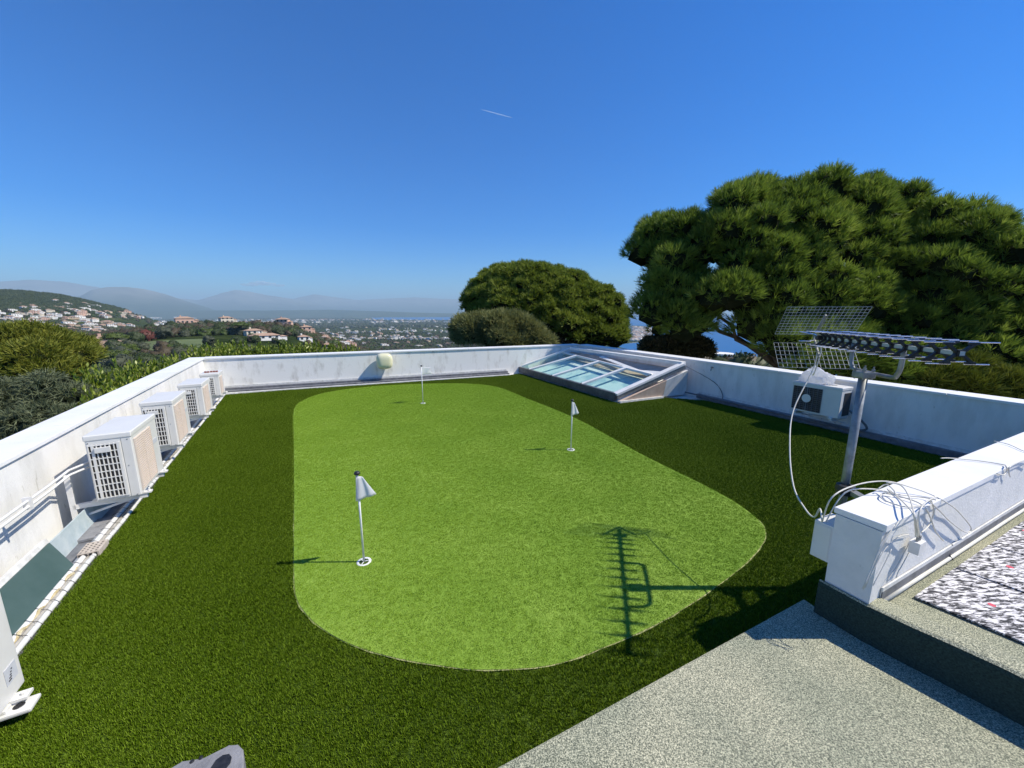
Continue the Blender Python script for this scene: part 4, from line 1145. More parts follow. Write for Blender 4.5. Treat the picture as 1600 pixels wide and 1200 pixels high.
# ------------------------------------------------------------------ practice flags
def flag(px, py, tpy, lean, kind, label):
    p = at(px, py, 0.0)
    root = empty('practice_flag', (p[0], p[1], 0), 0, label, 'golf flag', 'flags standing in the putting holes')
    h = 0.0
    for z in np.linspace(0.3, 1.4, 500):
        d = np.array([p[0] + lean[0] * z, p[1] + lean[1] * z, z]) - [0, 0, CAM_H]
        q = 600 - F6 * (d @ _U) / (d @ _F)
        if q <= tpy: h = z; break
    T = np.array([lean[0] * h, lean[1] * h, h])
    mb = MB(); mb.tube([(0, 0, 0.02), tuple(T)], 0.0085, 10); mb.build('pole', M['polewhite'], root, smooth=True)
    mb = MB(); mb.lathe([(0.0, 0.020), (0.018, 0.017), (0.024, 0.006), (0.022, -0.006), (0.010, -0.012), (0.0, -0.012)], 14, tuple(T)); mb.build('knob', M['black'], root, smooth=True)
    mb = MB(); mb.lathe([(0.040, 0.0165), (0.058, 0.0185), (0.060, 0.0135)], 28); mb.build('cup_rim', M['polewhite'], root, smooth=True)
    mb = MB(); mb.lathe([(0.0, 0.0148), (0.041, 0.0148)], 28)
    mb.build('cup_hole', M['ac_dark'], root)
    mb = MB()
    for k in range(3):
        a = 2.1 * k + 0.4; mb.bar((0, 0, 0.018), (0.043 * math.cos(a), 0.043 * math.sin(a), 0.018), 0.006, 0.003)
    mb.build('cup_spoke', M['polewhite'], root)
    # cloth
    nu, nv = 12, 9; vs = []; fs = []
    for i in range(nu + 1):
        u = i / nu
        for j in range(nv + 1):
            v = j / nv
            if kind == 'hang':      # limp cloth hanging in folds
                z = h - 0.015 - v * (0.215 - 0.035 * u) - u * 0.02
                uu = u * 1.22 - 0.16
                x = uu * (0.034 + 0.078 * v); y = -0.012 - 0.03 * u * v + 0.010 * math.sin(u * 11 + 0.6 + 2 * v) * (0.3 + 0.7 * v)
            else:
                z = h - 0.02 - v * 0.18 - u * 0.02 * math.sin(3 * v + 1) - 0.02 * u
                x = 0.004 + u * 0.17 * (1 - 0.08 * math.sin(v * 5)); y = 0.022 * math.sin(u * 6 + v * 1.5) * u + 0.01 * u
            vs.append((x + lean[0] * z, y + 0.9 * x + lean[1] * z, z))
    for i in range(nu):
        for j in range(nv): a = i * (nv + 1) + j; fs.append((a, a + 1, a + nv + 2, a + nv + 1))
    mb = MB(); mb.add(vs, fs); o = mb.build('cloth', M['flagwhite'], root, smooth=True)
    s = o.modifiers.new('thickness', 'SOLIDIFY'); s.thickness = 0.0015
    return root


flag(569, 880, 740, (0.004, -0.012), 'hang', 'nearest putting flag, limp white cloth and black knob')
flag(892, 704, 626, (0.0, 0.0), 'hang', 'right hand putting flag before the skylight, limp white cloth')
flag(661, 631, 572, (0.0, 0.0), 'fly', 'farthest putting flag by the far parapet, white cloth blown open')

# ------------------------------------------------------------------ aerial on its mast
an = empty('tv_aerial', (2.43, 2.62, 0), 0, 'long television aerial with wire mesh reflector on a galvanised mast', 'tv aerial')
ab = np.array([2.43, 2.62, 0]); SA = lambda p: tuple(np.array(p) - ab)
JT = np.array([2.43, 2.62, 1.66])
mb = MB(); mb.tube([(0, 0, 0.35), (0, 0, 1.69)], 0.026, 18); mb.build('mast', M['steel'], an, smooth=True)
E1 = np.array([2.70, 3.42, 1.885]); E2 = np.array([2.39, 2.04, 1.885])
bd = (E2 - E1) / np.linalg.norm(E2 - E1); bx = np.array([-bd[1], bd[0], 0]); BL = np.linalg.norm(E2 - E1)
mb = MB(); mb.bar(SA(E1 - bd * 0.02), SA(E2 + bd * 0.01), 0.022, 0.022); mb.build('boom', M['boom'], an)
# yoke: squared U under the boom
y1 = E1 + bd * 0.52; y2 = E1 + bd * 1.02
ymid = (y1 + y2) / 2
mb = MB(); dz = np.array([0, 0, 1.0]); mb.tube([SA(y1 - dz * 0.015), SA(y1 - dz * 0.13), SA(y1 + bd * 0.02 - dz * 0.18), SA(y1 + bd * 0.07 - dz * 0.205), SA(y2 - bd * 0.07 - dz * 0.205), SA(y2 - bd * 0.02 - dz * 0.18), SA(y2 - dz * 0.13), SA(y2 - dz * 0.015)], 0.014, 10, smooth=3)
mb.build('yoke', M['steel'], an, smooth=True)
jj = np.array([0, 0, 1.68]); mb = MB(); mb.box(-0.045, 0.045, -0.045, 0.045, 1.655, 1.70); mb.build('clamp', M['steel'], an, bevel=0.008)
for sx in (-1, 1):
    for sy in (-1, 1):
        mb = MB(); mb.tube([(0.032 * sx, 0.032 * sy, 1.645), (0.032 * sx, 0.032 * sy, 1.735)], 0.005, 6); mb.lathe([(0.0, 0.012), (0.011, 0.012), (0.011, 0.0)], 6, (0.032 * sx, 0.032 * sy, 1.705)); mb.build('bolt', M['steel'], an)
# crossed directors: a black moulded X with four thin rods
nd = 13
for i in range(nd):
    f = (i / (nd - 1)) ** 1.18
    c = E1 + bd * (0.16 + (BL - 0.17) * f)
    hw = 0.062; hh = 0.052
    mb = MB()
    for sx in (-1, 1):
        for sz in (-1, 1):
            mb.bar(SA(c + bx * 0.006 * sx), SA(c + bx * hw * sx + dz * hh * sz), 0.014, 0.016, up=tuple(bd))
            mb.bar(SA(c + bx * hw * sx * 0.55 + dz * hh * sz), SA(c + bx * hw * sx * 1.25 + dz * hh * sz), 0.013, 0.013)
    mb.box(*(lambda q: (q[0] - .016, q[0] + .016, q[1] - .016, q[1] + .016, q[2] - .018, q[2] + .018))(SA(c))); x_ = mb.build('director_bracket', M['black'], an)
    for sx in (-1, 1):
        for sz in (-1, 1):
            a = c + bx * 0.030 * sx + dz * (hh + 0.006) * sz; e = c + bx * (0.165 if sz > 0 else 0.14) * sx + dz * (hh + 0.006) * sz
            mb = MB(); mb.tube([SA(a), SA(e)], 0.0035, 6); mb.build('rod', M['alu'], x_)
# dipole box
q = E1 + bd * 0.10; mb = MB(); mb.bar(SA(q - bx * 0.05), SA(q + bx * 0.05), 0.05, 0.04); mb.build('dipole_box', M['black'], an, bevel=0.006)
mb = MB(); mb.tube([SA(E1 - bx * 0.18 + bd * 0.1 + dz * 0.05), SA(E1 - bx * 0.08 + bd * 0.1 + dz * 0.03), SA(E1 + bd * 0.06)], 0.006, 6)
mb.tube([SA(E1 - bx * 0.18 + bd * 0.1 - dz * 0.03), SA(E1 - bx * 0.1 + bd * 0.1 - dz * 0.03), SA(E1 + bd * 0.06)], 0.006, 6); mb.tube([SA(E1 + bd * .06), SA(E1 + bx * 0.2 + bd * 0.1 - dz * 0.01)], 0.006, 6); mb.build('dipole', M['alu'], an)


def grid_panel(o0, ux, uz, wx, wz, nx, nz, name):
    mb = MB()
    for i in range(nz + 1):
        a = o0 + uz * wz * i / nz; mb.bar(SA(a - ux * wx / 2), SA(a + ux * wx / 2), 0.0032, 0.0032)
    for i in range(nx + 1):
        a = o0 + ux * wx * (i / nx - 0.5); mb.bar(SA(a), SA(a + uz * wz), 0.0020, 0.0020)
    mb.build(name, M['grid'], an)


up_ = np.array([0, 0, 1.0]) * 0.80 + bd * 0.60; dn_ = np.array([0, 0, -1.0]) * 0.78 + bd * 0.62
grid_panel(E1 - bd * 0.06 + dz * 0.02, bx, up_ / np.linalg.norm(up_), 0.62, 0.30, 20, 10, 'reflector')
grid_panel(E1 - bd * 0.06 - dz * 0.06, bx, dn_ / np.linalg.norm(dn_), 0.62, 0.26, 17, 6, 'reflector')
mb = MB(); a = E1 - bd * 0.05; mb.bar(SA(a), SA(a + up_ * 0.24), 0.012, 0.018); mb.bar(SA(a), SA(a + dn_ * 0.22), 0.012, 0.018); mb.build('reflector_arm', M['steel'], an)
# mast bracket on the parapet face and the grey junction box
mb = MB(); fp = A0 + FD * 0.47 + np.array([0, 0, 0.62]); mb.bar(SA(fp), (0, 0, 0.62), 0.05, 0.03); mb.bar(SA(fp + dz * 0.22), (0, 0, 0.84), 0.05, 0.03); mb.build('wall_bracket', M['steel'], an)
mb = MB(); mb.lathe([(0.055, -0.03), (0.06, 0.0), (0.055, 0.035), (0.03, 0.04)], 14, (-0.02, -0.03, 0.84)); mb.build('clamp_wrap', M['black'], an)
jb = A0 - FN * 0.05 + FD * 0.035
jx = empty('junction_box', (jb[0], jb[1], 0.69), math.atan2(FD[1], FD[0]), 'grey cable box fixed to the near end of the short parapet', 'junction box')
mb = MB(); mb.box(-0.035, 0.16, -0.055, 0.05, -0.14, 0.105); mb.build('box_body', M['ac_white'], jx, bevel=0.006)
mb = MB(); mb.box(-0.039, -0.0355, -0.045, 0.04, -0.12, 0.09); mb.build('box_lid', M['ac_white'], jx, bevel=0.002)

# cables
def cable(name, pts, r, label, m='cable', cat='cable', smooth=6):
    mb = MB(); mb.tube(pts, r, 6, smooth=smooth); o = mb.build(name, M[m], None, smooth=True); return tag(o, label, cat)


ft = lambda s, o_, z: tuple(A0 + FD * s + FN * o_ + np.array([0, 0, z]))
cable('aerial_cable', [tuple(E1 + bd * 0.02), tuple(E1 + bd * 0.03 + [0, 0, -0.25]), tuple(deep(1240, 640, 3.3)), tuple(deep(1234, 700, 3.1)), tuple(deep(1240, 760, 2.9)), tuple(deep(1258, 795, 2.75)), tuple(deep(1272, 808, 2.6)), tuple(deep(1281, 795, 2.5)), ft(0.0, -0.06, 0.80)],
      0.0055, 'white aerial cable hanging in a long loop from the reflector to the parapet')
cable('aerial_cable', [tuple(E1 + bd * 0.06), tuple(E1 + bd * 0.08 + [0.01, 0, -0.12]), tuple(E1 + bd * 0.05 + [0.0, 0, -0.3]), tuple(E1 + bd * 0.02 + [0, 0, -0.34])], 0.005, 'short white cable tail below the aerial dipole')
T_ = WT + 0.008
def face(px, py, off=0.02):
    """photo point on the terrace side face of the short parapet, off metres in front of it"""
    r = ray(px, py); o_ = np.array([0, 0, CAM_H]); q = A0 + FN * (FT + off)
    return tuple(o_ + r * (((q - o_) @ FN) / (r @ FN)))


def top(px, py, up=0.0): return tuple(at(px, py, T_ + up))


loops = [
    [ft(0.0, -0.06, 0.80), top(1300, 777, 0.06), top(1340, 757, 0.09), top(1385, 752, 0.06), top(1425, 762, 0.03), top(1458, 774, 0.005), face(1480, 786, .03), face(1497, 799, .03), face(1517, 824, .03), face(1510, 832, .03), face(1487, 817, .03), face(1470, 800, .03), face(1452, 783, .025)],
    [ft(0.02, -0.05, 0.80), top(1320, 770, 0.04), top(1362, 764, 0.03), top(1400, 772, 0.01), top(1442, 777, 0.004), face(1462, 781, .02)],
    [top(1440, 790, 0.004), top(1415, 792, 0.003), top(1390, 785, 0.003), top(1376, 777, 0.003), top(1382, 771, 0.003), top(1407, 776, 0.003), top(1436, 786, 0.004), face(1450, 800, .02), face(1462, 830, .02), face(1474, 845, .02)],
    [top(1372, 764, 0.02), top(1385, 757, 0.05), top(1398, 768, 0.05), top(1396, 774, 0.03), top(1387, 764, 0.03), top(1402, 776, 0.02), face(1425, 800, .05), face(1430, 822, .05), face(1431, 838, .045)],
    [top(1385, 754, 0.05), top(1407, 758, 0.05), top(1420, 775, 0.04), face(1429, 805, .06), face(1433, 825, .055), face(1434, 838, .045)],
    [top(1462, 776, 0.006), face(1448, 784, .03), face(1438, 796, .05), face(1434, 815, .055), face(1437, 838, .045)],
    [face(1455, 782, .02), face(1459, 800, .02), face(1452, 820, .02), face(1440, 832, .03)],
]
names = ['widest loop of white cable arching over the near parapet end', 'white cable running straight over the parapet top to its edge', 'white cable curled on the parapet top and ending slack on its face',
         'tightly curled white cable dropping to the splitter', 'outermost of the white cables dropping into the splitter', 'white cable bending from the parapet edge into the splitter', 'short bowed cable loop beside the splitter on the parapet face']
for L_, nm in zip(loops, names): cable('draped_cable', L_, 0.0042, nm)
wires = [[(1404, 815), (1380, 850), (1347, 920)], [(1400, 818), (1374, 858), (1349, 921)], [(1398, 820), (1384, 845), (1352, 918)], [(1420, 835), (1402, 840), (1380, 862), (1358, 905)], [(1393, 858), (1380, 885), (1364, 915)], [(1420, 850), (1405, 878), (1385, 910)], [(1424, 856), (1408, 886), (1404, 892), (1400, 903)]]
for k, w_ in enumerate(wires):
    cable('drop_wire', [face(a, b_, 0.012) for a, b_ in w_], 0.0024, ['leftmost thin wire slanting down the parapet face to its corner', 'second thin wire slanting down the parapet face to its corner', 'third thin wire slanting to the corner of the parapet face',
          'bowed wire sweeping from the splitter to the corner', 'faint straight wire low on the parapet face', 'thin wire falling below the splitter', 'thin kinked wire below the splitter'][k], smooth=4)
cable('far_cable', [top(1470, 716, 0.0), top(1487, 716, 0.0), top(1530, 720, 0.0), top(1567, 726, 0.0), face(1572, 729, .02), face(1573, 736, .02), face(1568, 742, .02), face(1558, 740, .02)], 0.0042, 'white cable crossing the parapet top with a small hanging loop')
cable('far_cable', [face(1578, 745, .02), face(1576, 735, .02), top(1580, 728, 0.0), top(1600, 719, 0.0), top(1625, 712, 0.0)], 0.0042, 'white cable lying along the parapet edge at the frame side')
cable('far_cable', [top(1552, 689, 0.0), top(1575, 694, 0.0), top(1600, 705, 0.0), top(1630, 716, 0.0)], 0.0036, 'thin white cable curving across the parapet top at the frame side')
sp_ = face(1433, 852, .045)
spl = empty('cable_splitter', sp_, math.atan2(FD[1], FD[0]), 'small white splitter block hanging on cables before the parapet', 'cable splitter')
mb = MB(); mb.box(-0.040, 0.040, -0.024, 0.024, -0.045, 0.03); mb.build('splitter_body', M['pvc'], spl, bevel=0.003)
for k in range(3):
    mb = MB(); mb.lathe([(0.0, 0.03), (0.006, 0.03), (0.006, 0.0)], 8, (-0.018 + 0.018 * k, 0, 0.03)); mb.build('connector', M['steel'], spl)
mb = MB(); mb.box(0.0405, 0.044, -0.022, 0.022, -0.04, 0.026); mb.build('splitter_end', M['black'], spl)

# thin lightning wire rising from clamp
# ------------------------------------------------------------------ grey rubber foot at the bottom edge
zf = 0.24
outl = [(258, 1204), (285, 1188), (318, 1183), (340, 1172), (358, 1163), (372, 1162), (380, 1170), (381, 1190), (378, 1230), (300, 1240)]
P3 = [at(x, y, zf) for x, y in outl]
hole = [at(x, y, zf + 0.002) for x, y in [(330, 1199), (338, 1187), (348, 1180), (358, 1178), (362, 1183), (360, 1192), (352, 1202), (342, 1212), (332, 1212)]]
ft_ = empty('rubber_block', (float(P3[0][0]), float(P3[0][1]), 0), 0, 'grey rubber support foot with an oval hole at the bottom edge', 'support foot')
fb = np.array([P3[0][0], P3[0][1], 0])
mb = MB(); mb.prism([tuple((p - fb)[:2]) for p in P3][::-1], 0.0, zf); mb.build('foot_body', M['rubber'], ft_, bevel=0.012, seg=3)
mb = MB(); mb.prism([tuple((p - fb)[:2]) for p in hole][::-1], zf + 0.0005, zf + 0.003); mb.build('foot_hole', M['ac_dark'], ft_)
for (x, y) in ((300, 1190), (314, 1184)):
    p = at(x, y, zf) - fb; mb = MB(); mb.lathe([(0.0, 0.006), (0.006, 0.005), (0.009, 0.0)], 8, tuple(p)); mb.build('stud', M['black'], ft_)

# ------------------------------------------------------------------ vegetation
def unit(v): return v / np.maximum(np.linalg.norm(v, axis=-1, keepdims=True), 1e-9)


def brush_arrays(C, Dv, blades, length, width, spread, jit=0.3):
    """needle brushes: from each centre C along Dv a fan of thin triangles"""
    n = len(C); k = blades
    d = Dv[:, None, :] + RNG.normal(size=(n, k, 3)) * spread
    d = unit(d)
    a = unit(np.cross(d, RNG.normal(size=(n, k, 3))))
    L = length * (1 - jit + 2 * jit * RNG.random((n, k, 1)))
    W = width * (0.7 + 0.6 * RNG.random((n, k, 1)))
    base = C[:, None, :] + d * L * 0.05 * RNG.random((n, k, 1))
    v0 = base - a * W / 2; v1 = base + a * W / 2; v2 = base + d * L + a * W * 0.18; v3 = base + d * L - a * W * 0.18
    V = np.stack([v0, v1, v2, v3], 2).reshape(-1, 3)
    t = np.repeat(np.repeat(RNG.random(n), k), 4) * 0.8 + np.repeat(RNG.random(n * k), 4) * 0.2
    Fq = np.arange(n * k * 4).reshape(-1, 4)
    return V, Fq, t


def leaf_arrays(C, Dv, size, aspect=0.45, flop=0.6):
    """single leaf blades, pointed quads"""
    n = len(C)
    d = unit(Dv + RNG.normal(size=(n, 3)) * flop); a = unit(np.cross(d, RNG.normal(size=(n, 3))))
    L = size * (0.7 + 0.6 * RNG.random((n, 1))); W = L * aspect
    v0 = C; v1 = C + d * L * 0.5 + a * W / 2; v2 = C + d * L; v3 = C + d * L * 0.5 - a * W / 2
    return np.stack([v0, v1, v2, v3], 1).reshape(-1, 3), np.arange(n * 4).reshape(-1, 4), np.repeat(RNG.random(n), 4)


def ball_dirs(n): return unit(RNG.normal(size=(n, 3)))


M['pine'] = leaf_mat('pine_needles', ((0.030, 0.060, 0.009), (0.082, 0.135, 0.017), (0.185, 0.265, 0.032), (0.35, 0.42, 0.075)), trans=0.38, nscale=0.45)
M['pine_mid'] = leaf_mat('mid_pine_needles', ((0.06, 0.09, 0.009), (0.13, 0.18, 0.018), (0.23, 0.285, 0.038), (0.36, 0.40, 0.07)), trans=0.35, nscale=0.45)
M['pine_yellow'] = leaf_mat('yellow_pine', ((0.05, 0.075, 0.008), (0.11, 0.14, 0.014), (0.20, 0.22, 0.026), (0.29, 0.28, 0.045)), trans=0.2, nscale=0.6)
M['cedar'] = leaf_mat('blue_cedar', ((0.035, 0.055, 0.03), (0.07, 0.095, 0.05), (0.15, 0.175, 0.09), (0.24, 0.26, 0.15)), trans=0.12, nscale=0.7)
M['laurel'] = leaf_mat('laurel_leaves', ((0.035, 0.065, 0.006), (0.10, 0.16, 0.012), (0.23, 0.30, 0.028), (0.50, 0.52, 0.14)), trans=0.3, nscale=1.2, rough=0.4, spec=0.5)
M['olive'] = leaf_mat('olive_leaves', ((0.08, 0.10, 0.03), (0.16, 0.175, 0.055), (0.25, 0.26, 0.09), (0.34, 0.34, 0.14)), trans=0.3, nscale=1.0)
M['dark_bush'] = leaf_mat('dark_bush_leaves', ((0.012, 0.018, 0.008), (0.025, 0.032, 0.014), (0.08, 0.075, 0.03), (0.16, 0.12, 0.06)), trans=0.3, nscale=1.0)


def crown_from_blobs(name, B, rad, per, m, parent, root_pos, blades=12, length=0.24, width=0.02, spread=0.35, upb=0.45, squash=0.8, leaves=None, core=0.62, cap=-0.5):
    """B: blob centres, rad: radii; tufts sit over each blob and inside it"""
    C = []; D = []
    for c, r in zip(B, rad):
        n = int(per * (r / np.mean(rad)) ** 2) + 4
        u = ball_dirs(n); u[:, 2] = np.where(u[:, 2] < cap, -u[:, 2], u[:, 2])
        q = r * (0.62 + 0.38 * RNG.random((n, 1)) ** 0.6)
        p = c + u * q * np.array([1, 1, squash]); C.append(p); D.append(unit(u + np.array([0, 0, upb])))
    C = np.concatenate(C) - root_pos; D = np.concatenate(D)
    if leaves: V, Fq, t = leaf_arrays(C, D, *leaves)
    else: V, Fq, t = brush_arrays(C, D, blades, length, width, spread)
    o = np_mesh(name, V, Fq, m, parent, t)
    # near-black lumps in each blob: shade of the crown's gaps put into colour
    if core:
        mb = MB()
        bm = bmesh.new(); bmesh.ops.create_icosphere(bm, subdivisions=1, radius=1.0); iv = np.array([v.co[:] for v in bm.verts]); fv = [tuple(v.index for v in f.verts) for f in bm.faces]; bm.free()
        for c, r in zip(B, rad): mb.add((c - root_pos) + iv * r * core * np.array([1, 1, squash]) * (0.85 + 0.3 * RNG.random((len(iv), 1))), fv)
        tag(mb.build('shade_core', M['core'], parent), kind='stuff')
    return o


def limb(mb, a, b_, r0, r1, wob=0.15, n=7):
    a = np.array(a); b_ = np.array(b_); pts = []
    for i in range(n):
        f = i / (n - 1); p = a + (b_ - a) * f + RNG.normal(size=3) * wob * math.sin(math.pi * f); pts.append(tuple(p))
    mb.tube(pts, [r0 + (r1 - r0) * i / (n - 1) for i in range(n)], 7)


def pine_by_outline(name, poly, D0, bulge, nb, rr, per, label, m, trunk_px, trunk_r=0.3, blades=12, length=0.24, width=0.02, root_d=None, zroot=-8.0, spread=0.35, back=True, upb=0.45, cap=-0.5, core=0.62):
    xs = [p[0] for p in poly]; ys = [p[1] for p in poly]
    B = []; rad = []; tries = 0
    cx = (min(xs) + max(xs)) / 2; cy = max(ys); wx = (max(xs) - min(xs)) / 2; wy = max(ys) - min(ys)
    while len(B) < nb and tries < 60000:
        tries += 1
        x = random.uniform(min(xs), max(xs)); y = random.uniform(min(ys), max(ys)); r = random.uniform(*rr)
        rp = r * F6 / D0; rag = random.choice((0.35, 0.6, 0.8)) if D0 < 20 else 0.8
        rag = max(rag, 0.58) if (D0 > 13.5 and y < cy - wy * 0.45) else rag
        ok = True
        for ang in range(0, 360, 45):
            if not inside(poly, np.array([x + rp * rag * math.cos(R(ang))]), np.array([y + rp * rag * math.sin(R(ang))]))[0]: ok = False; break
        if not ok: continue
        e = 1 - ((x - cx) / wx) ** 2 * 0.85 - ((cy - y) / wy) ** 2 * 0.75
        dd = bulge * math.sqrt(max(e, 0.02))
        D = D0 - dd * random.uniform(0.72, 1.0) + random.uniform(-0.3, 0.3) if (random.random() < 0.72 or not back) else D0 + dd * random.uniform(-0.3, 0.9)
        c = deep(x, y, D)
        if B:
            dist = np.linalg.norm(np.array(B) - c, axis=1)
            if dist.min() < r * 0.6: continue
        B.append(c); rad.append(r)
    B = np.array(B); rad = np.array(rad)
    base = deep(trunk_px[0], trunk_px[1], root_d or D0); base = np.array([base[0], base[1], zroot])
    root = empty(name, tuple(base), 0, label, 'tree')
    crown_from_blobs('crown', B, rad, per, m, root, base, blades, length, width, spread, upb, cap=cap, core=core)
    mb = MB(); ctr = B.mean(0); fork = np.array([base[0] * 0.6 + ctr[0] * 0.4, base[1] * 0.6 + ctr[1] * 0.4, min(b_[2] for b_ in B) - 0.2])
    limb(mb, (0, 0, 0), fork - base, trunk_r, trunk_r * 0.72, 0.12)
    idx = RNG.choice(len(B), size=min(26, len(B)), replace=False)
    for i in idx: limb(mb, fork - base, B[i] - base, trunk_r * 0.36, 0.03, 0.3)
    mb.build('trunk', M['bark'], root, smooth=True)
    return root


PINE_A = [(986, 400), (992, 372), (1012, 345), (1035, 338), (1052, 318), (1072, 320), (1085, 335), (1100, 316), (1130, 300), (1160, 290), (1180, 276), (1215, 272), (1240, 276), (1262, 268), (1290, 264), (1315, 258), (1345, 272),
          (1372, 264), (1390, 285), (1400, 310), (1450, 330), (1470, 400), (1450, 470), (1420, 520), (1400, 560), (1330, 590), (1230, 570), (1180, 545), (1150, 524), (1110, 512), (1060, 530), (1010, 524), (1000, 500), (1006, 470), (1000, 440), (988, 420)]
pine_by_outline('stone_pine', PINE_A, 15.0, 3.6, 330, (0.36, 0.82), 72, 'large bushy pine behind the right parapet, tallest crown in view', M['pine'], (1215, 600), 0.30, blades=17, length=0.24, width=0.019, root_d=15.5, cap=-0.3, core=0.74, upb=0.6)
PINE_B = [(1385, 300), (1420, 296), (1450, 308), (1480, 322), (1510, 318), (1545, 334), (1575, 350), (1600, 385), (1640, 400), (1720, 440), (1760, 560), (1720, 650), (1600, 610), (1520, 600), (1440, 580), (1380, 560), (1390, 450)]
pine_by_outline('stone_pine', PINE_B, 14.0, 3.0, 210, (0.36, 0.82), 72, 'bushy pine at the right edge, lower than the big pine it joins', M['pine'], (1600, 640), 0.28, blades=17, length=0.24, width=0.019, cap=-0.3, core=0.74, upb=0.6)
PINE_C = [(722, 470), (728, 450), (740, 432), (765, 418), (795, 411), (840, 409), (880, 418), (920, 430), (950, 448), (970, 466), (984, 490), (988, 520), (985, 548), (930, 548), (880, 540), (860, 520), (800, 500), (740, 500), (724, 490)]
pine_by_outline('stone_pine', PINE_C, 28.0, 4.5, 360, (0.45, 0.85), 80, 'dense domed stone pine beyond the far corner of the roof', M['pine_mid'], (880, 560), 0.35, blades=10, length=0.26, width=0.045, spread=0.55, upb=0.8, cap=-0.1, core=0.8)
LOWY = [(1500, 560), (1540, 575), (1580, 590), (1640, 600), (1700, 640), (1640, 660), (1560, 632), (1470, 612), (1430, 600), (1440, 580), (1470, 570)]
pine_by_outline('young_pine', LOWY, 11.0, 1.0, 40, (0.35, 0.5), 110, 'young yellow green pine just over the right parapet', M['pine_yellow'], (1600, 640), 0.1, blades=12, length=0.22, width=0.018)
LOWG = [(1240, 560), (1300, 540), (1420, 535), (1480, 560), (1500, 590), (1450, 612), (1340, 600), (1240, 585), (1190, 578), (1200, 565)]
pine_by_outline('young_pine', LOWG, 12.0, 1.2, 60, (0.4, 0.6), 90, 'low green pine behind the aerial mast', M['pine'], (1380, 640), 0.1, blades=12, length=0.25, width=0.02)
BUSH = [(994, 545), (1010, 532), (1040, 528), (1070, 524), (1090, 530), (1108, 545), (1118, 562), (1060, 556), (1000, 548)]
pine_by_outline('dark_shrub', BUSH, 17.0, 1.2, 45, (0.35, 0.6), 120, 'dark brownish shrub under the big pine beside the bay view', M['dark_bush'], (1050, 600), 0.1, blades=8, length=0.2, width=0.05, spread=0.9)
OLIVE = [(700, 545), (706, 505), (712, 486), (740, 494), (770, 490), (800, 488), (830, 498), (850, 512), (866, 530), (872, 545), (800, 549)]
pine_by_outline('olive_tree', OLIVE, 22.0, 2.0, 80, (0.35, 0.65), 170, 'feathery grey green olive in front of the domed pine', M['olive'], (790, 580), 0.15, blades=5, length=0.32, width=0.035, spread=0.7)
YEL = [(-120, 540), (-60, 522), (0, 522), (18, 514), (60, 514), (95, 516), (110, 526), (134, 534), (140, 556), (130, 585), (118, 600), (70, 600), (30, 600), (-60, 640), (-120, 640)]
pine_by_outline('bushy_pine', YEL, 14.5, 2.4, 100, (0.5, 0.85), 150, 'rounded yellow green pine beyond the left parapet', M['pine_yellow'], (50, 650), 0.2, blades=10, length=0.20, width=0.024, spread=0.6, cap=-0.1, core=0.8)
CED = [(-160, 640), (-60, 605), (0, 598), (30, 590), (60, 588), (95, 600), (130, 606), (160, 628), (165, 660), (110, 690), (20, 720), (-160, 800)]
pine_by_outline('blue_cedar', CED, 9.5, 1.6, 110, (0.32, 0.55), 130, 'grey blue weeping cedar below the yellow green pine', M['cedar'], (60, 720), 0.15, blades=9, length=0.13, width=0.012, spread=0.8, upb=-0.35)


def laurel(px, py, D, hw, hh, n, label):
    """leafy upright shoots, wider at the foot"""
    top = deep(px, py, D); base = np.array([top[0], top[1], -7.6])
    root = empty('laurel_shrub', tuple(base), 0, label, 'shrub', 'leafy laurels outside the parapets')
    C = []; Dv = []
    shoots = MB()
    for k in range(n):
        a = random.random() * 6.283; q = hw * math.sqrt(random.random()); ht = hh * (1 - 0.8 * random.random() ** 0.9) * (1 - 0.15 * q / hw)
        x, y = q * math.cos(a), q * math.sin(a); z1 = top[2] - base[2] - hh + ht
        ln = random.uniform(0.5, 0.9); m_ = int(44 * ln)
        lx, ly = random.uniform(-.12, .12), random.uniform(-.12, .12)
        for j in range(m_):
            f = j / m_
            C.append((x + lx * f, y + ly * f, z1 - ln * (1 - f))); an_ = random.random() * 6.283; Dv.append((math.cos(an_) * (1.1 - f * 0.8), math.sin(an_) * (1.1 - f * 0.8), 0.6 + f))
        if k % 3 == 0: shoots.tube([(x * 0.5, y * 0.5, z1 - ln - 1.2), (x, y, z1 - ln), (x + lx, y + ly, z1)], [0.012, 0.008, 0.003], 4)
    C = np.array(C); Dv = np.array(Dv)
    V, Fq, t = leaf_arrays(C, Dv, 0.115, 0.40, 0.35)
    np_mesh('foliage', V, Fq, M['laurel'], root, t)
    shoots.tube([(0, 0, 0), (0.1, 0.05, 3), (0, 0, top[2] - base[2] - hh * 0.8)], [0.08, 0.06, 0.03], 6)
    shoots.build('stem', M['bark'], root)


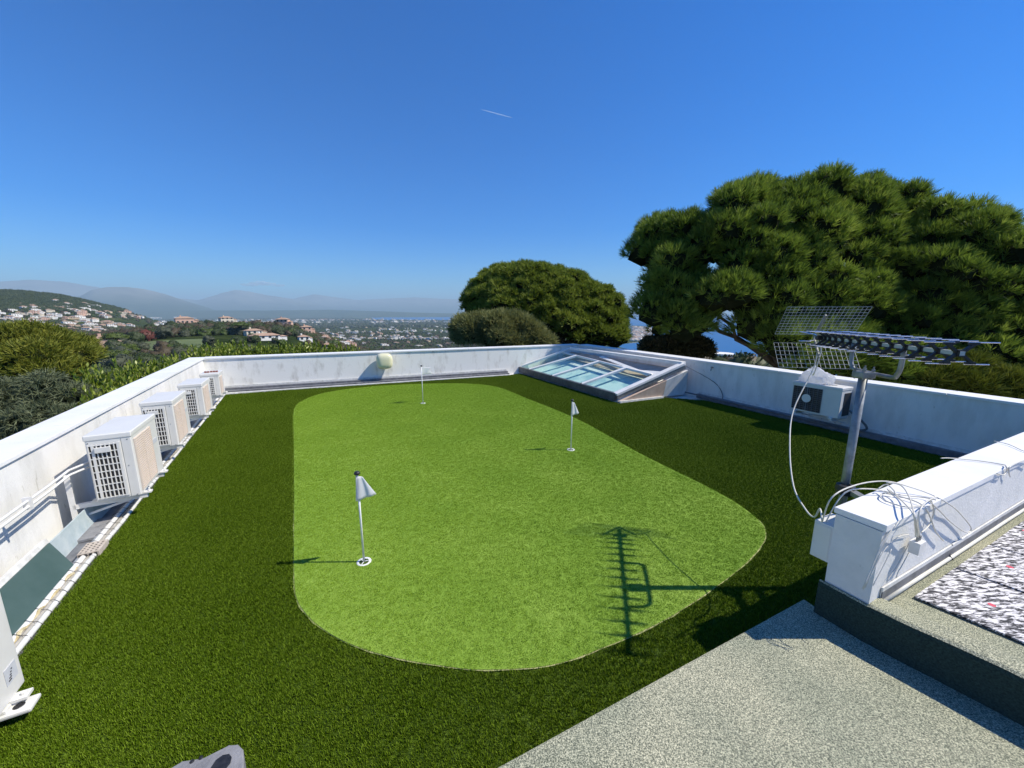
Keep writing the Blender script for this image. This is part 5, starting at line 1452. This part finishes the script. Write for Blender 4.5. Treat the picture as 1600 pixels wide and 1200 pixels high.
lau = [(118, 612, 9.5), (150, 585, 9.8), (186, 566, 10.5), (205, 560, 10.0), (232, 556, 11.5), (258, 552, 11.5), (284, 548, 12), (305, 545, 13), (175, 590, 8.9), (226, 575, 10),
       (330, 541, 13.5), (352, 531, 14.2), (378, 536, 15), (402, 536, 15.5), (428, 537, 15.5), (452, 534, 16), (476, 533, 16.5), (500, 535, 17), (524, 540, 17.5), (546, 545, 18)]
for i, (x, y, D) in enumerate(lau):
    ORD = ['first', 'second', 'third', 'fourth', 'fifth', 'sixth', 'seventh', 'eighth', 'ninth', 'tenth']
    lb = f'{ORD[[0, 1, 3, 4, 6, 7, 8, 9, 2, 5][i]]} leafy laurel from the blue cedar up along the left parapet' if x < 320 else f'{ORD[i - 10]} leafy laurel from the corner showing just above the far parapet'
    laurel(x, y - (8 if x < 320 else 6) * random.random(), D, random.uniform(0.75, 1.05), 1.6 if x < 320 else 0.9, 95 if x < 320 else 80, lb)

# ------------------------------------------------------------------ middle distance: trees and houses
def lumpy(sub, sx, sz, amp, seed, m, leafn, leafs, flat=False, name='crown'):
    bm = bmesh.new(); bmesh.ops.create_icosphere(bm, subdivisions=sub, radius=1.0)
    vs = []
    for v in bm.verts:
        n1 = mnoise.noise(v.co * 1.6 + Vector((seed, 0, 0))); n2 = mnoise.noise(v.co * 4.2 + Vector((0, seed, 0)))
        k = 0.86 + amp * n1 + amp * 0.6 * n2
        vs.append((v.co.x * k * sx, v.co.y * k * sx, (v.co.z * (0.35 if flat and v.co.z < 0 else 1)) * k * sz))
    fv = np.array([[q.index for q in f.verts] for f in bm.faces]); bm.free(); vs = np.array(vs)
    pick = RNG.integers(0, len(vs), leafn); dirs = unit(vs[pick] / np.array([sx, sx, sz]))
    P = vs[pick] * (0.92 + 0.1 * RNG.random((leafn, 1))) + RNG.normal(size=(leafn, 3)) * 0.05 * sx
    V, Fq, t = leaf_arrays(P, dirs, leafs, 0.7, 0.8)
    tri = np.concatenate([Fq[:, [0, 1, 2]], Fq[:, [0, 2, 3]]]) + len(vs)
    VV = np.concatenate([vs, V]); tt = np.concatenate([np.full(len(vs), 0.25), t])
    return np_mesh(name, VV, np.concatenate([fv, tri]), m, False, tt)


tm = {
    'oak': leaf_mat('far_oak', ((0.018, 0.030, 0.010), (0.035, 0.052, 0.016), (0.062, 0.082, 0.026), (0.10, 0.115, 0.04)), nscale=0.05, trans=0.1),
    'bright': leaf_mat('far_bright', ((0.025, 0.045, 0.008), (0.05, 0.08, 0.012), (0.09, 0.12, 0.02), (0.13, 0.155, 0.035)), nscale=0.05, trans=0.1),
    'grey': leaf_mat('far_grey', ((0.035, 0.042, 0.025), (0.06, 0.07, 0.04), (0.095, 0.105, 0.06), (0.14, 0.15, 0.09)), nscale=0.05, trans=0.1),
    'brown': leaf_mat('far_brown', ((0.035, 0.028, 0.016), (0.06, 0.046, 0.026), (0.09, 0.07, 0.04), (0.13, 0.09, 0.05)), nscale=0.05, trans=0.1),
    'red': leaf_mat('far_red', ((0.06, 0.02, 0.015), (0.11, 0.035, 0.025), (0.16, 0.06, 0.04), (0.20, 0.08, 0.05)), nscale=0.05, trans=0.1),
}
protos = {
    'oak': [lumpy(3, 1, 0.85, 0.5, s, tm['oak'], 1300, 0.10) for s in (1, 5, 9)],
    'bright': [lumpy(3, 1, 0.85, 0.5, s, tm['bright'], 1500, 0.10) for s in (2, 6)],
    'grey': [lumpy(3, 1, 0.8, 0.5, s, tm['grey'], 1300, 0.10) for s in (3, 7)],
    'brown': [lumpy(3, 1, 0.9, 0.55, s, tm['brown'], 1300, 0.09) for s in (4, 8)],
    'red': [lumpy(2, 1, 0.9, 0.5, 11, tm['red'], 420, 0.17)],
    'umbrella': [lumpy(3, 1.25, 0.42, 0.35, 12, tm['bright'], 1500, 0.09, True)],
    'cypress': [lumpy(2, 0.28, 1.5, 0.2, 13, tm['oak'], 300, 0.13)],
}
tk = MB(); tk.tube([(0, 0, -1.6), (0.03, 0.02, -0.8), (0, 0, 0)], [0.12, 0.09, 0.06], 6)
for k in range(4):
    a = k * 1.57 + 0.3; tk.tube([(0, 0, -0.6), (0.35 * math.cos(a), 0.35 * math.sin(a), -0.1), (0.6 * math.cos(a), 0.6 * math.sin(a), 0.15)], [0.06, 0.04, 0.02], 5)
trunk_o = tk.build('trunk', M['bark']); trunk_me = trunk_o.data; bpy.data.objects.remove(trunk_o)
NTREE = [0]


def far_tree(kind, P, r, label, group, hgt=1.6):
    root = empty('tree' if kind != 'umbrella' else 'umbrella_pine', (P[0], P[1], P[2]), random.random() * 6.28, label, 'tree', group)
    root.scale = (r, r, r)
    me = random.choice(protos[kind]); zc = {'cypress': 1.4, 'umbrella': 1.45}.get(kind, 0.95)
    c = link(bpy.data.objects.new('crown', me)); c.parent = root; c.location = (0, 0, zc)
    t = link(bpy.data.objects.new('trunk', trunk_me)); t.parent = root; t.location = (0, 0, zc)
    NTREE[0] += 1


LBL = {'oak': 'dark evergreen', 'bright': 'fresh green', 'grey': 'grey green', 'brown': 'brownish autumn', 'red': 'reddish', 'cypress': 'narrow dark cypress', 'umbrella': 'flat topped umbrella pine'}
# named single trees
hero = [('umbrella', 172, 531, 250, 4.1), ('umbrella', 128, 531, 240, 2.8), ('red', 224, 519, 300, 3.9), ('umbrella', 372, 520, 330, 5.0), ('bright', 655, 560, 110, 2.5), ('bright', 590, 562, 130, 2.2),
        ('oak', 552, 556, 95, 2.8), ('brown', 530, 560, 100, 2.5), ('brown', 620, 566, 120, 2.5), ('oak', 402, 522, 380, 4.4), ('oak', 432, 516, 480, 5.0), ('oak', 205, 520, 290, 3.9), ('grey', 250, 519, 320, 4.4),
        ('grey', 285, 516, 360, 4.4), ('oak', 340, 517, 340, 4.4), ('grey', 310, 514, 400, 5.0), ('cypress', 460, 526, 300, 1.9), ('cypress', 443, 524, 330, 1.8), ('oak', 325, 508, 430, 5.0), ('oak', 265, 508, 430, 5.0), ('grey', 195, 530, 230, 2.5), ('oak', 262, 531, 225, 2.2), ('grey', 215, 533, 215, 2.2)]
for k, px, py, r_, s in hero:
    th = math.atan((px - 800) / 610.0); x = r_ * math.sin(th); y = r_ * math.cos(th); z = float(terrain_z(x, y))
    if k in ('umbrella', 'red', 'bright', 'cypress'):
        lb = {(172): 'flat umbrella pine beside the pink roofed house left of the lawn', 128: 'smaller umbrella pine left of the broad one', 224: 'reddish tree above the pale lawn', 372: 'dense rounded umbrella pine between the ridge villas',
              655: 'bright green bushy tree above the far parapet near the olive', 590: 'smaller fresh green tree above the far parapet', 460: 'taller cypress before the pink villas', 443: 'shorter cypress before the pink villas'}[px]
    else: lb = f'{LBL[k]} tree ' + ('left of the pale lawn' if px < 200 else 'on the near side of the pale lawn' if py > 528 and px < 300 else 'behind the pale lawn' if px < 300 else 'beneath the cream ridge villa' if px < 400 else 'by the pink ridge villas' if px < 500 else 'just over the far parapet') + (' farther off' if r_ > 350 else '')
    far_tree(k, (x, y, z - 0.3), s, lb, 'trees on the near ridge')

# random trees, denser on nearer slopes
def zone_points(n, px0, px1, r0, r1):
    px = RNG.uniform(px0, px1, n); rr = np.exp(RNG.uniform(math.log(r0), math.log(r1), n)); th = np.arctan((px - 800) / 610.0)
    x = rr * np.sin(th); y = rr * np.cos(th); return px, rr, x, y, terrain_z(x, y)


def lawn_clear(px, r): return not (184 < px < 318 and 205 < r < 300)


for (n, a, b_, r0, r1, s0, s1, where) in [(95, 130, 480, 90, 330, 1.8, 3.2, 'on the slope below the ridge villas'), (110, 200, 520, 330, 620, 2.2, 4.6, 'on the ridge of villas'), (75, 480, 740, 70, 330, 1.8, 3.4, 'in the valley beyond the far parapet')]:
    px, rr, x, y, z = zone_points(n, a, b_, r0, r1)
    for i in range(n):
        if not lawn_clear(px[i], rr[i]): continue
        k = random.choices(['oak', 'bright', 'grey', 'brown', 'cypress'], [5, 1.6, 3.5, 2.0, 0.4])[0]
        s = random.uniform(s0, s1) * (0.45 if k == 'cypress' else 1)
        adj = 'small' if s < (s0 + s1) / 2 else 'large'
        side = ['left part', 'middle part', 'right part'][min(2, int(3 * (px[i] - a) / (b_ - a)))] + (' nearer' if rr[i] < math.sqrt(r0 * r1) else ' farther')
        far_tree(k, (x[i], y[i], z[i] - 0.4), s, f'{adj} {LBL[k]} tree {where}, {side}', f'{adj} {LBL[k]} trees {where}, {side}')

# the wooded land farther off, one mass of real crowns
def wood(name, pts, meshes, smin, smax, label):
    for i, me in enumerate(meshes):
        pp = pts[i::len(meshes)]
        o = scatter(name, pp, me, None, smin, smax, label, 'woodland')


px, rr, x, y, z = zone_points(15000, -60, 760, 330, 3200)
keep = (z > -124); dens = vnoise(x, y, 160, 21) + 0.5
keep &= (dens > 0.18)
pts = np.stack([x, y, z + 1.5], 1)[keep]
wood('woodland', pts, [protos['oak'][0], protos['grey'][0], protos['oak'][1], protos['brown'][0], protos['bright'][0]], 2.6, 5.2, 'dark tree cover between the villas and up the hills')
px, rr, x, y, z = zone_points(6000, -60, 230, 1350, 2300); pts = np.stack([x, y, z + 2], 1)[z > 5]
wood('woodland', pts, [protos['oak'][2], protos['oak'][0]], 5, 9.5, 'dense wood over the top of the left hill')
px, rr, x, y, z = zone_points(7000, -60, 760, 3000, 9500); pts = np.stack([x, y, z + 2], 1)[(z > -124)]
wood('woodland', pts, [protos['oak'][1], protos['grey'][1]], 8, 20, 'tree belts across the coastal plain')
px, rr, x, y, z = zone_points(900, 980, 1250, 60, 1000); pts = np.stack([x, y, z + 1], 1)
wood('woodland', pts, [protos['oak'][1], protos['brown'][1]], 3, 6, 'trees on the slope down to the bay')

# houses
walls_c = [mat('villa_wall_' + n_, c, c2, scale=0.4, rough=0.9) for n_, c, c2 in [('cream', (0.62, 0.54, 0.42), (0.68, 0.60, 0.48)), ('pink', (0.60, 0.38, 0.28), (0.64, 0.43, 0.33)), ('white', (0.72, 0.70, 0.66), (0.78, 0.76, 0.72)), ('ochre', (0.58, 0.44, 0.28), (0.62, 0.48, 0.33))]]
roof_m = mat('terracotta_tiles', (0.30, 0.19, 0.13), (0.42, 0.29, 0.21), scale=1.2, rough=0.9)
pale_roof = mat('pale_roof', (0.50, 0.44, 0.38), (0.62, 0.56, 0.50), scale=0.6, rough=0.9)
dark_win = mat('window_dark', (0.02, 0.025, 0.03), None, rough=0.15)
shut_m = mat('shutters', (0.16, 0.20, 0.20), None, rough=0.7)


def hip(mb, x0, x1, y0, y1, z0, h):
    w = min(x1 - x0, y1 - y0) / 2 * 0.95; lx = (x1 - x0) > (y1 - y0); cx = (x0 + x1) / 2; cy = (y0 + y1) / 2
    r = [(x0 + w, cy, z0 + h), (x1 - w, cy, z0 + h)] if lx else [(cx, y0 + w, z0 + h), (cx, y1 - w, z0 + h)]
    b_ = [(x0, y0, z0), (x1, y0, z0), (x1, y1, z0), (x0, y1, z0)]
    if lx: mb.add(b_ + r, [(0, 1, 5, 4), (1, 2, 5), (2, 3, 4, 5), (3, 0, 4), (0, 3, 2, 1)])
    else: mb.add(b_ + r, [(0, 1, 4), (1, 2, 5, 4), (2, 3, 5), (3, 0, 4, 5), (0, 3, 2, 1)])


def villa(P, w, d, h, rz, wm, flat=False, label='', group=None, wing=True, big=False, chimney=True):
    root = empty('villa', tuple(P), rz, label, 'house', group)
    mb = MB(); mb.box(-w / 2, w / 2, -d / 2, d / 2, -4, h)
    if wing: mb.box(w / 2 + 0.003, w / 2 + w * 0.28, -d / 2 * 0.8, d / 2 * 0.6, -4, h * 0.62)
    mb.build('wall', wm, root)
    mb = MB()
    if flat:
        mb.box(-w / 2 - 0.3, w / 2 + 0.3, -d / 2 - 0.3, d / 2 + 0.3, h + 0.01, h + 0.35)
        if wing: mb.box(w / 2 + 0.31, w / 2 + w * 0.47, -d / 2 * 0.85, d / 2 * 0.65, h * 0.62 + 0.01, h * 0.62 + 0.3)
    else:
        hip(mb, -w / 2 - 0.5, w / 2 + 0.5, -d / 2 - 0.5, d / 2 + 0.5, h + 0.01, min(w, d) * 0.22)
        if wing: hip(mb, w / 2 + 0.02, w / 2 + w * 0.33, -d / 2 * 0.9, d / 2 * 0.7, h * 0.62 + 0.02, min(w, d) * 0.13)
    rf = mb.build('roof', (roof_m if not flat else pale_roof), root)
    if chimney:
        mb = MB(); mb.box(-w * 0.2, -w * 0.2 + 0.9, 0, 0.8, h, h + min(w, d) * 0.22 + 1.0); mb.build('chimney', wm, rf)
    nw = max(2, int(w / 3.2)); fl = 2 if h > 5 else 1
    for f_ in range(fl):
        for k in range(nw):
            x = -w / 2 + w * (k + 0.5) / nw; z = 1.0 + f_ * 3.0
            fr = MB(); fr.box(x - 0.75, x + 0.75, -d / 2 - 0.12, -d / 2 + 0.02, z, z + 1.5); fo = fr.build('window', shut_m, root)
            pn_ = MB(); pn_.box(x - 0.5, x + 0.5, -d / 2 - 0.16, -d / 2 - 0.121, z + 0.1, z + 1.4); pn_.build('pane', dark_win, fo)
    return root


def ang_cam(P): return math.atan2(-P[1], -P[0]) + math.pi / 2    # local -y looks back at us


big = [  # photo x, distance, width, depth, height, wall, flat, lift, label
    (286, 470, 20, 12, 5.5, 1, False, 5.5, 'peach villa under terracotta hip roof standing on the ridge skyline'),
    (352, 500, 17, 11, 6.0, 0, False, 5.5, 'cream villa with pale hip roof alone on the ridge skyline'),
    (441, 420, 15, 10, 7.0, 1, False, 3.5, 'pink two storey villa left of the two salmon houses on the ridge'),
    (476, 400, 13, 10, 7.0, 1, False, 3.0, 'salmon two storey villa right of its pink neighbour on the ridge'),
    (153, 262, 11, 8, 5.0, 1, False, 1.5, 'pink house with terracotta roof behind the umbrella pines'),
    (110, 250, 15, 8, 3.0, 3, False, 1.0, 'low house with wide orange roof behind the yellow green pine'),
    (392, 320, 15, 8, 3.2, 0, False, 1.0, 'cream house with several chimneys on the slope under the ridge'),
    (409, 270, 22, 9, 2.8, 2, False, 0.5, 'long low house with bright terracotta roof above the far parapet'),
    (470, 300, 10, 8, 3.2, 2, False, 0.5, 'small white house right of the long terracotta roof'),
    (508, 280, 9, 7, 3.0, 0, False, 0.5, 'small cream house above the bright laurels'),
    (245, 560, 17, 10, 4.5, 0, False, 3, 'pale house half hidden by trees left of the ridge villas'),
    (390, 520, 12, 8, 4.0, 3, False, 2, 'low ochre house behind the dense umbrella pine'),
]
for (px_, r_, w, d, h, wi, fl, lift, lb) in big:
    th = math.atan((px_ - 800) / 610.0); x = r_ * math.sin(th); y = r_ * math.cos(th); z = float(terrain_z(x, y))
    P = (x, y, z + lift); villa(P, w * 0.66, d * 0.7, h * 0.85, ang_cam(P) + random.uniform(-0.35, 0.35), walls_c[wi], fl, lb)


def small_house_mesh(seed, wi, flat):
    rnd = random.Random(seed); mb = MB(); w = rnd.uniform(9, 15); d = rnd.uniform(7, 10); h = rnd.choice([3.5, 6.2])
    mb.box(-w / 2, w / 2, -d / 2, d / 2, -3, h)
    mb.box(w / 2 + 0.01, w / 2 + w * 0.5, -d * 0.4, d * 0.3, -3, h * 0.6)
    mb.cur = 1
    if flat: mb.box(-w / 2 - .3, w / 2 + .3, -d / 2 - .3, d / 2 + .3, h + 0.01, h + .4)
    else: hip(mb, -w / 2 - .5, w / 2 + .5, -d / 2 - .5, d / 2 + .5, h + 0.01, 2.0)
    hip(mb, w / 2 + .31, w / 2 + w * .55, -d * .45, d * .35, h * 0.6 + 0.01, 1.2)
    mb.cur = 2
    for k in range(3): mb.box(-w / 2 + w * (k + .3) / 3, -w / 2 + w * (k + .6) / 3, -d / 2 - .05, -d / 2 + .1, 0.6, 2.4)
    if h > 5:
        for k in range(3): mb.box(-w / 2 + w * (k + .3) / 3, -w / 2 + w * (k + .6) / 3, -d / 2 - .05, -d / 2 + .1, 3.8, 5.2)
    o = mb.build('villa', [walls_c[wi], pale_roof if flat else roof_m, dark_win]); me = o.data; bpy.data.objects.remove(o); return me


hm = [small_house_mesh(s, wi, fl) for s, wi, fl in [(1, 0, False), (2, 2, True), (3, 1, False), (4, 2, False), (5, 3, False), (6, 2, True), (7, 0, True)]]
HD = ['cream villa with terracotta roof', 'white flat roofed villa', 'pink villa with terracotta roof', 'white villa with terracotta roof', 'ochre villa with terracotta roof', 'low white flat roofed villa', 'cream flat roofed villa']
for (n, x0, x1, f0, f1, lb, gr) in [
    (150, -10, 205, lambda q: 470 + q * 0.04, lambda q: 522, 'on the left hillside', 'villas on the left hillside'),
    (28, 190, 350, lambda q: 487, lambda q: 502, 'at the foot of the left hill', 'houses at the foot of the hill'),
    (90, 500, 735, lambda q: 503, lambda q: 546, 'down in the wooded valley', 'villas in the valley'),
    (22, 995, 1160, lambda q: 540, lambda q: 572, 'on the slope above the bay', 'houses above the bay')]:
    for i in range(n):
        qx = random.uniform(x0, x1); qy = random.uniform(f0(qx), f1(qx)); P = on_ground(qx, qy)
        rr_ = math.hypot(P[0], P[1])
        if rr_ < 330 or rr_ > 4500: continue
        k = random.randrange(7)
        o = link(bpy.data.objects.new('villa', hm[k])); o.location = (P[0], P[1], P[2] + 2.2)
        o.rotation_euler = (0, 0, ang_cam(P) + random.uniform(-0.7, 0.7)); s = random.uniform(0.45, 0.85) * (1 + rr_ / 5000); o.scale = (s, s, s)
        fq = (qy - f0(qx)) / max(1.0, f1(qx) - f0(qx)); hq = (qx - x0) / (x1 - x0)
        band = ['far up', 'halfway', 'nearer'][min(2, int(fq * 3))] + ', ' + ['toward the left', 'in the middle', 'toward the right'][min(2, int(hq * 3))]
        tag(o, HD[k] + ' ' + lb + ', ' + band, 'house', HD[k] + 's ' + lb + ', ' + band)

# distant towns as masses
def town(n, a, b_, r0, r1, s0, s1, label, zmin=-127, cluster=600, thr=0.0):
    px, rr, x, y, z = zone_points(n, a, b_, r0, r1); k = (z > zmin) & (z < 60) & (vnoise(x, y, cluster, 31) > thr)
    pts = np.stack([x, y, z + 2], 1)[k]
    for i, me in enumerate((hm[1], hm[5], hm[6], hm[3])):
        scatter('distant_town', pts[i::4], me, None, s0, s1, label, 'town')


town(1300, 240, 735, 1300, 4500, 0.5, 1.0, 'scattered houses across the wooded plain', cluster=300, thr=0.14)
town(1500, 240, 730, 4500, 9500, 1.4, 3.6, 'pale town blocks along the far shore', cluster=900, thr=0.2)
town(700, 990, 1045, 1850, 3400, 0.9, 1.9, 'seaside town blocks seen between the pines', zmin=-129, cluster=400, thr=-0.3)
town(600, 120, 300, 9000, 15500, 4, 8, 'villages at the foot of the far mountain', zmin=-127, thr=0.1)

# pale lawn in the middle distance
q = [(186, 534.5), (318, 536), (312, 527), (262, 523.5), (196, 524)]
lw_pts = []
for (x_, y_) in q:
    p = on_ground(x_, y_, 600); lw_pts.append(p)
th_ = np.linspace(math.atan((186 - 800) / 610), math.atan((316 - 800) / 610), 14); rl = np.linspace(208, 292, 8)
TT, RL = np.meshgrid(th_, rl); X = RL * np.sin(TT); Y = RL * np.cos(TT); Z = terrain_z(X, Y) + 0.35
i = np.arange(7 * 14).reshape(7, 14)[:, :-1].ravel()
o = np_mesh('lawn', np.stack([X, Y, Z], -1).reshape(-1, 3), np.stack([i, i + 14, i + 15, i + 1], 1), mat('field_grass', (0.07, 0.10, 0.025), (0.12, 0.15, 0.045), scale=0.1, rough=1), smooth=True)
tag(o, kind='structure')

# white round building by the water
P = at(1125, 556, -95); rb = empty('shore_house', tuple(P), 0, 'white rounded building in front of the blue bay', 'house')
mb = MB(); mb.lathe([(26, -12), (26, 4), (27.5, 4.2), (27.5, 6.5), (26, 6.6), (0, 6.6)], 28); mb.build('wall', walls_c[2], rb)
mb = MB(); mb.lathe([(26.2, -2), (26.2, 2.2)], 28); mb.build('window_band', dark_win, rb)

# ------------------------------------------------------------------ sky objects
cm, nt, b = new_mat('vapour')
b.inputs['Base Color'].default_value = (0.9, 0.9, 0.9, 1); b.inputs['Roughness'].default_value = 1; b.inputs['Specular IOR Level'].default_value = 0
tcn = N(nt, 'ShaderNodeTexCoord'); nn = N(nt, 'ShaderNodeTexNoise', Scale=0.004, Detail=4.0); nt.links.new(tcn.outputs['Object'], nn.inputs['Vector'])
lw_ = N(nt, 'ShaderNodeLayerWeight', Blend=0.35); inv = N(nt, 'ShaderNodeMath', operation='SUBTRACT'); inv.inputs[0].default_value = 1.0; nt.links.new(lw_.outputs['Facing'], inv.inputs[1])
ml = N(nt, 'ShaderNodeMath', operation='MULTIPLY'); nt.links.new(inv.outputs[0], ml.inputs[0]); ml.inputs[1].default_value = 0.5
trc = N(nt, 'ShaderNodeBsdfTranslucent', Color=(1, 1, 1, 1)); tpc = N(nt, 'ShaderNodeBsdfTransparent')
mc = N(nt, 'ShaderNodeMixShader', Fac=0.5); nt.links.new(b.outputs[0], mc.inputs[1]); nt.links.new(trc.outputs[0], mc.inputs[2])
mc2 = N(nt, 'ShaderNodeMixShader'); nt.links.new(ml.outputs[0], mc2.inputs[0]); nt.links.new(tpc.outputs[0], mc2.inputs[1]); nt.links.new(mc.outputs[0], mc2.inputs[2])
nt.links.new(mc2.outputs[0], nt.nodes['Material Output'].inputs[0])
a = deep(752, 171, 11000); e = deep(800, 184, 12500)
mb = MB(); mb.tube([tuple(a + (e - a) * k / 8) for k in range(9)], [3, 9, 12, 13, 14, 14, 13, 10, 4], 8)
o = mb.build('contrail', cm, smooth=True); tag(o, 'short white contrail high in the blue sky', 'contrail')
cl = empty('cloud', tuple(deep(405, 444, 52000)), 0, 'small faint white cloud over the far mountains', 'cloud')
for (dx, dy, s, f) in ((-14, 1, 700, 3.0), (0, -1.5, 900, 2.6), (14, 0, 700, 2.8), (30, 2, 500, 3)):
    bm = bmesh.new(); bmesh.ops.create_icosphere(bm, subdivisions=3, radius=1)
    for v in bm.verts: v.co *= 1 + 0.5 * mnoise.noise(v.co * 2 + Vector((dx, 0, 0)))
    me = bpy.data.meshes.new('puff'); bm.to_mesh(me); bm.free(); me.materials.append(cm)
    for p in me.polygons: p.use_smooth = True
    o = link(bpy.data.objects.new('puff', me)); o.parent = cl; o.location = tuple(deep(405 + dx, 444 + dy, 52000) - deep(405, 444, 52000)); o.scale = (s * f * 0.55, s * 0.6, s * 0.32)
print('tris approx', sum(len(m_.polygons) for m_ in bpy.data.meshes), 'trees', NTREE[0], 'objects', len(bpy.data.objects))
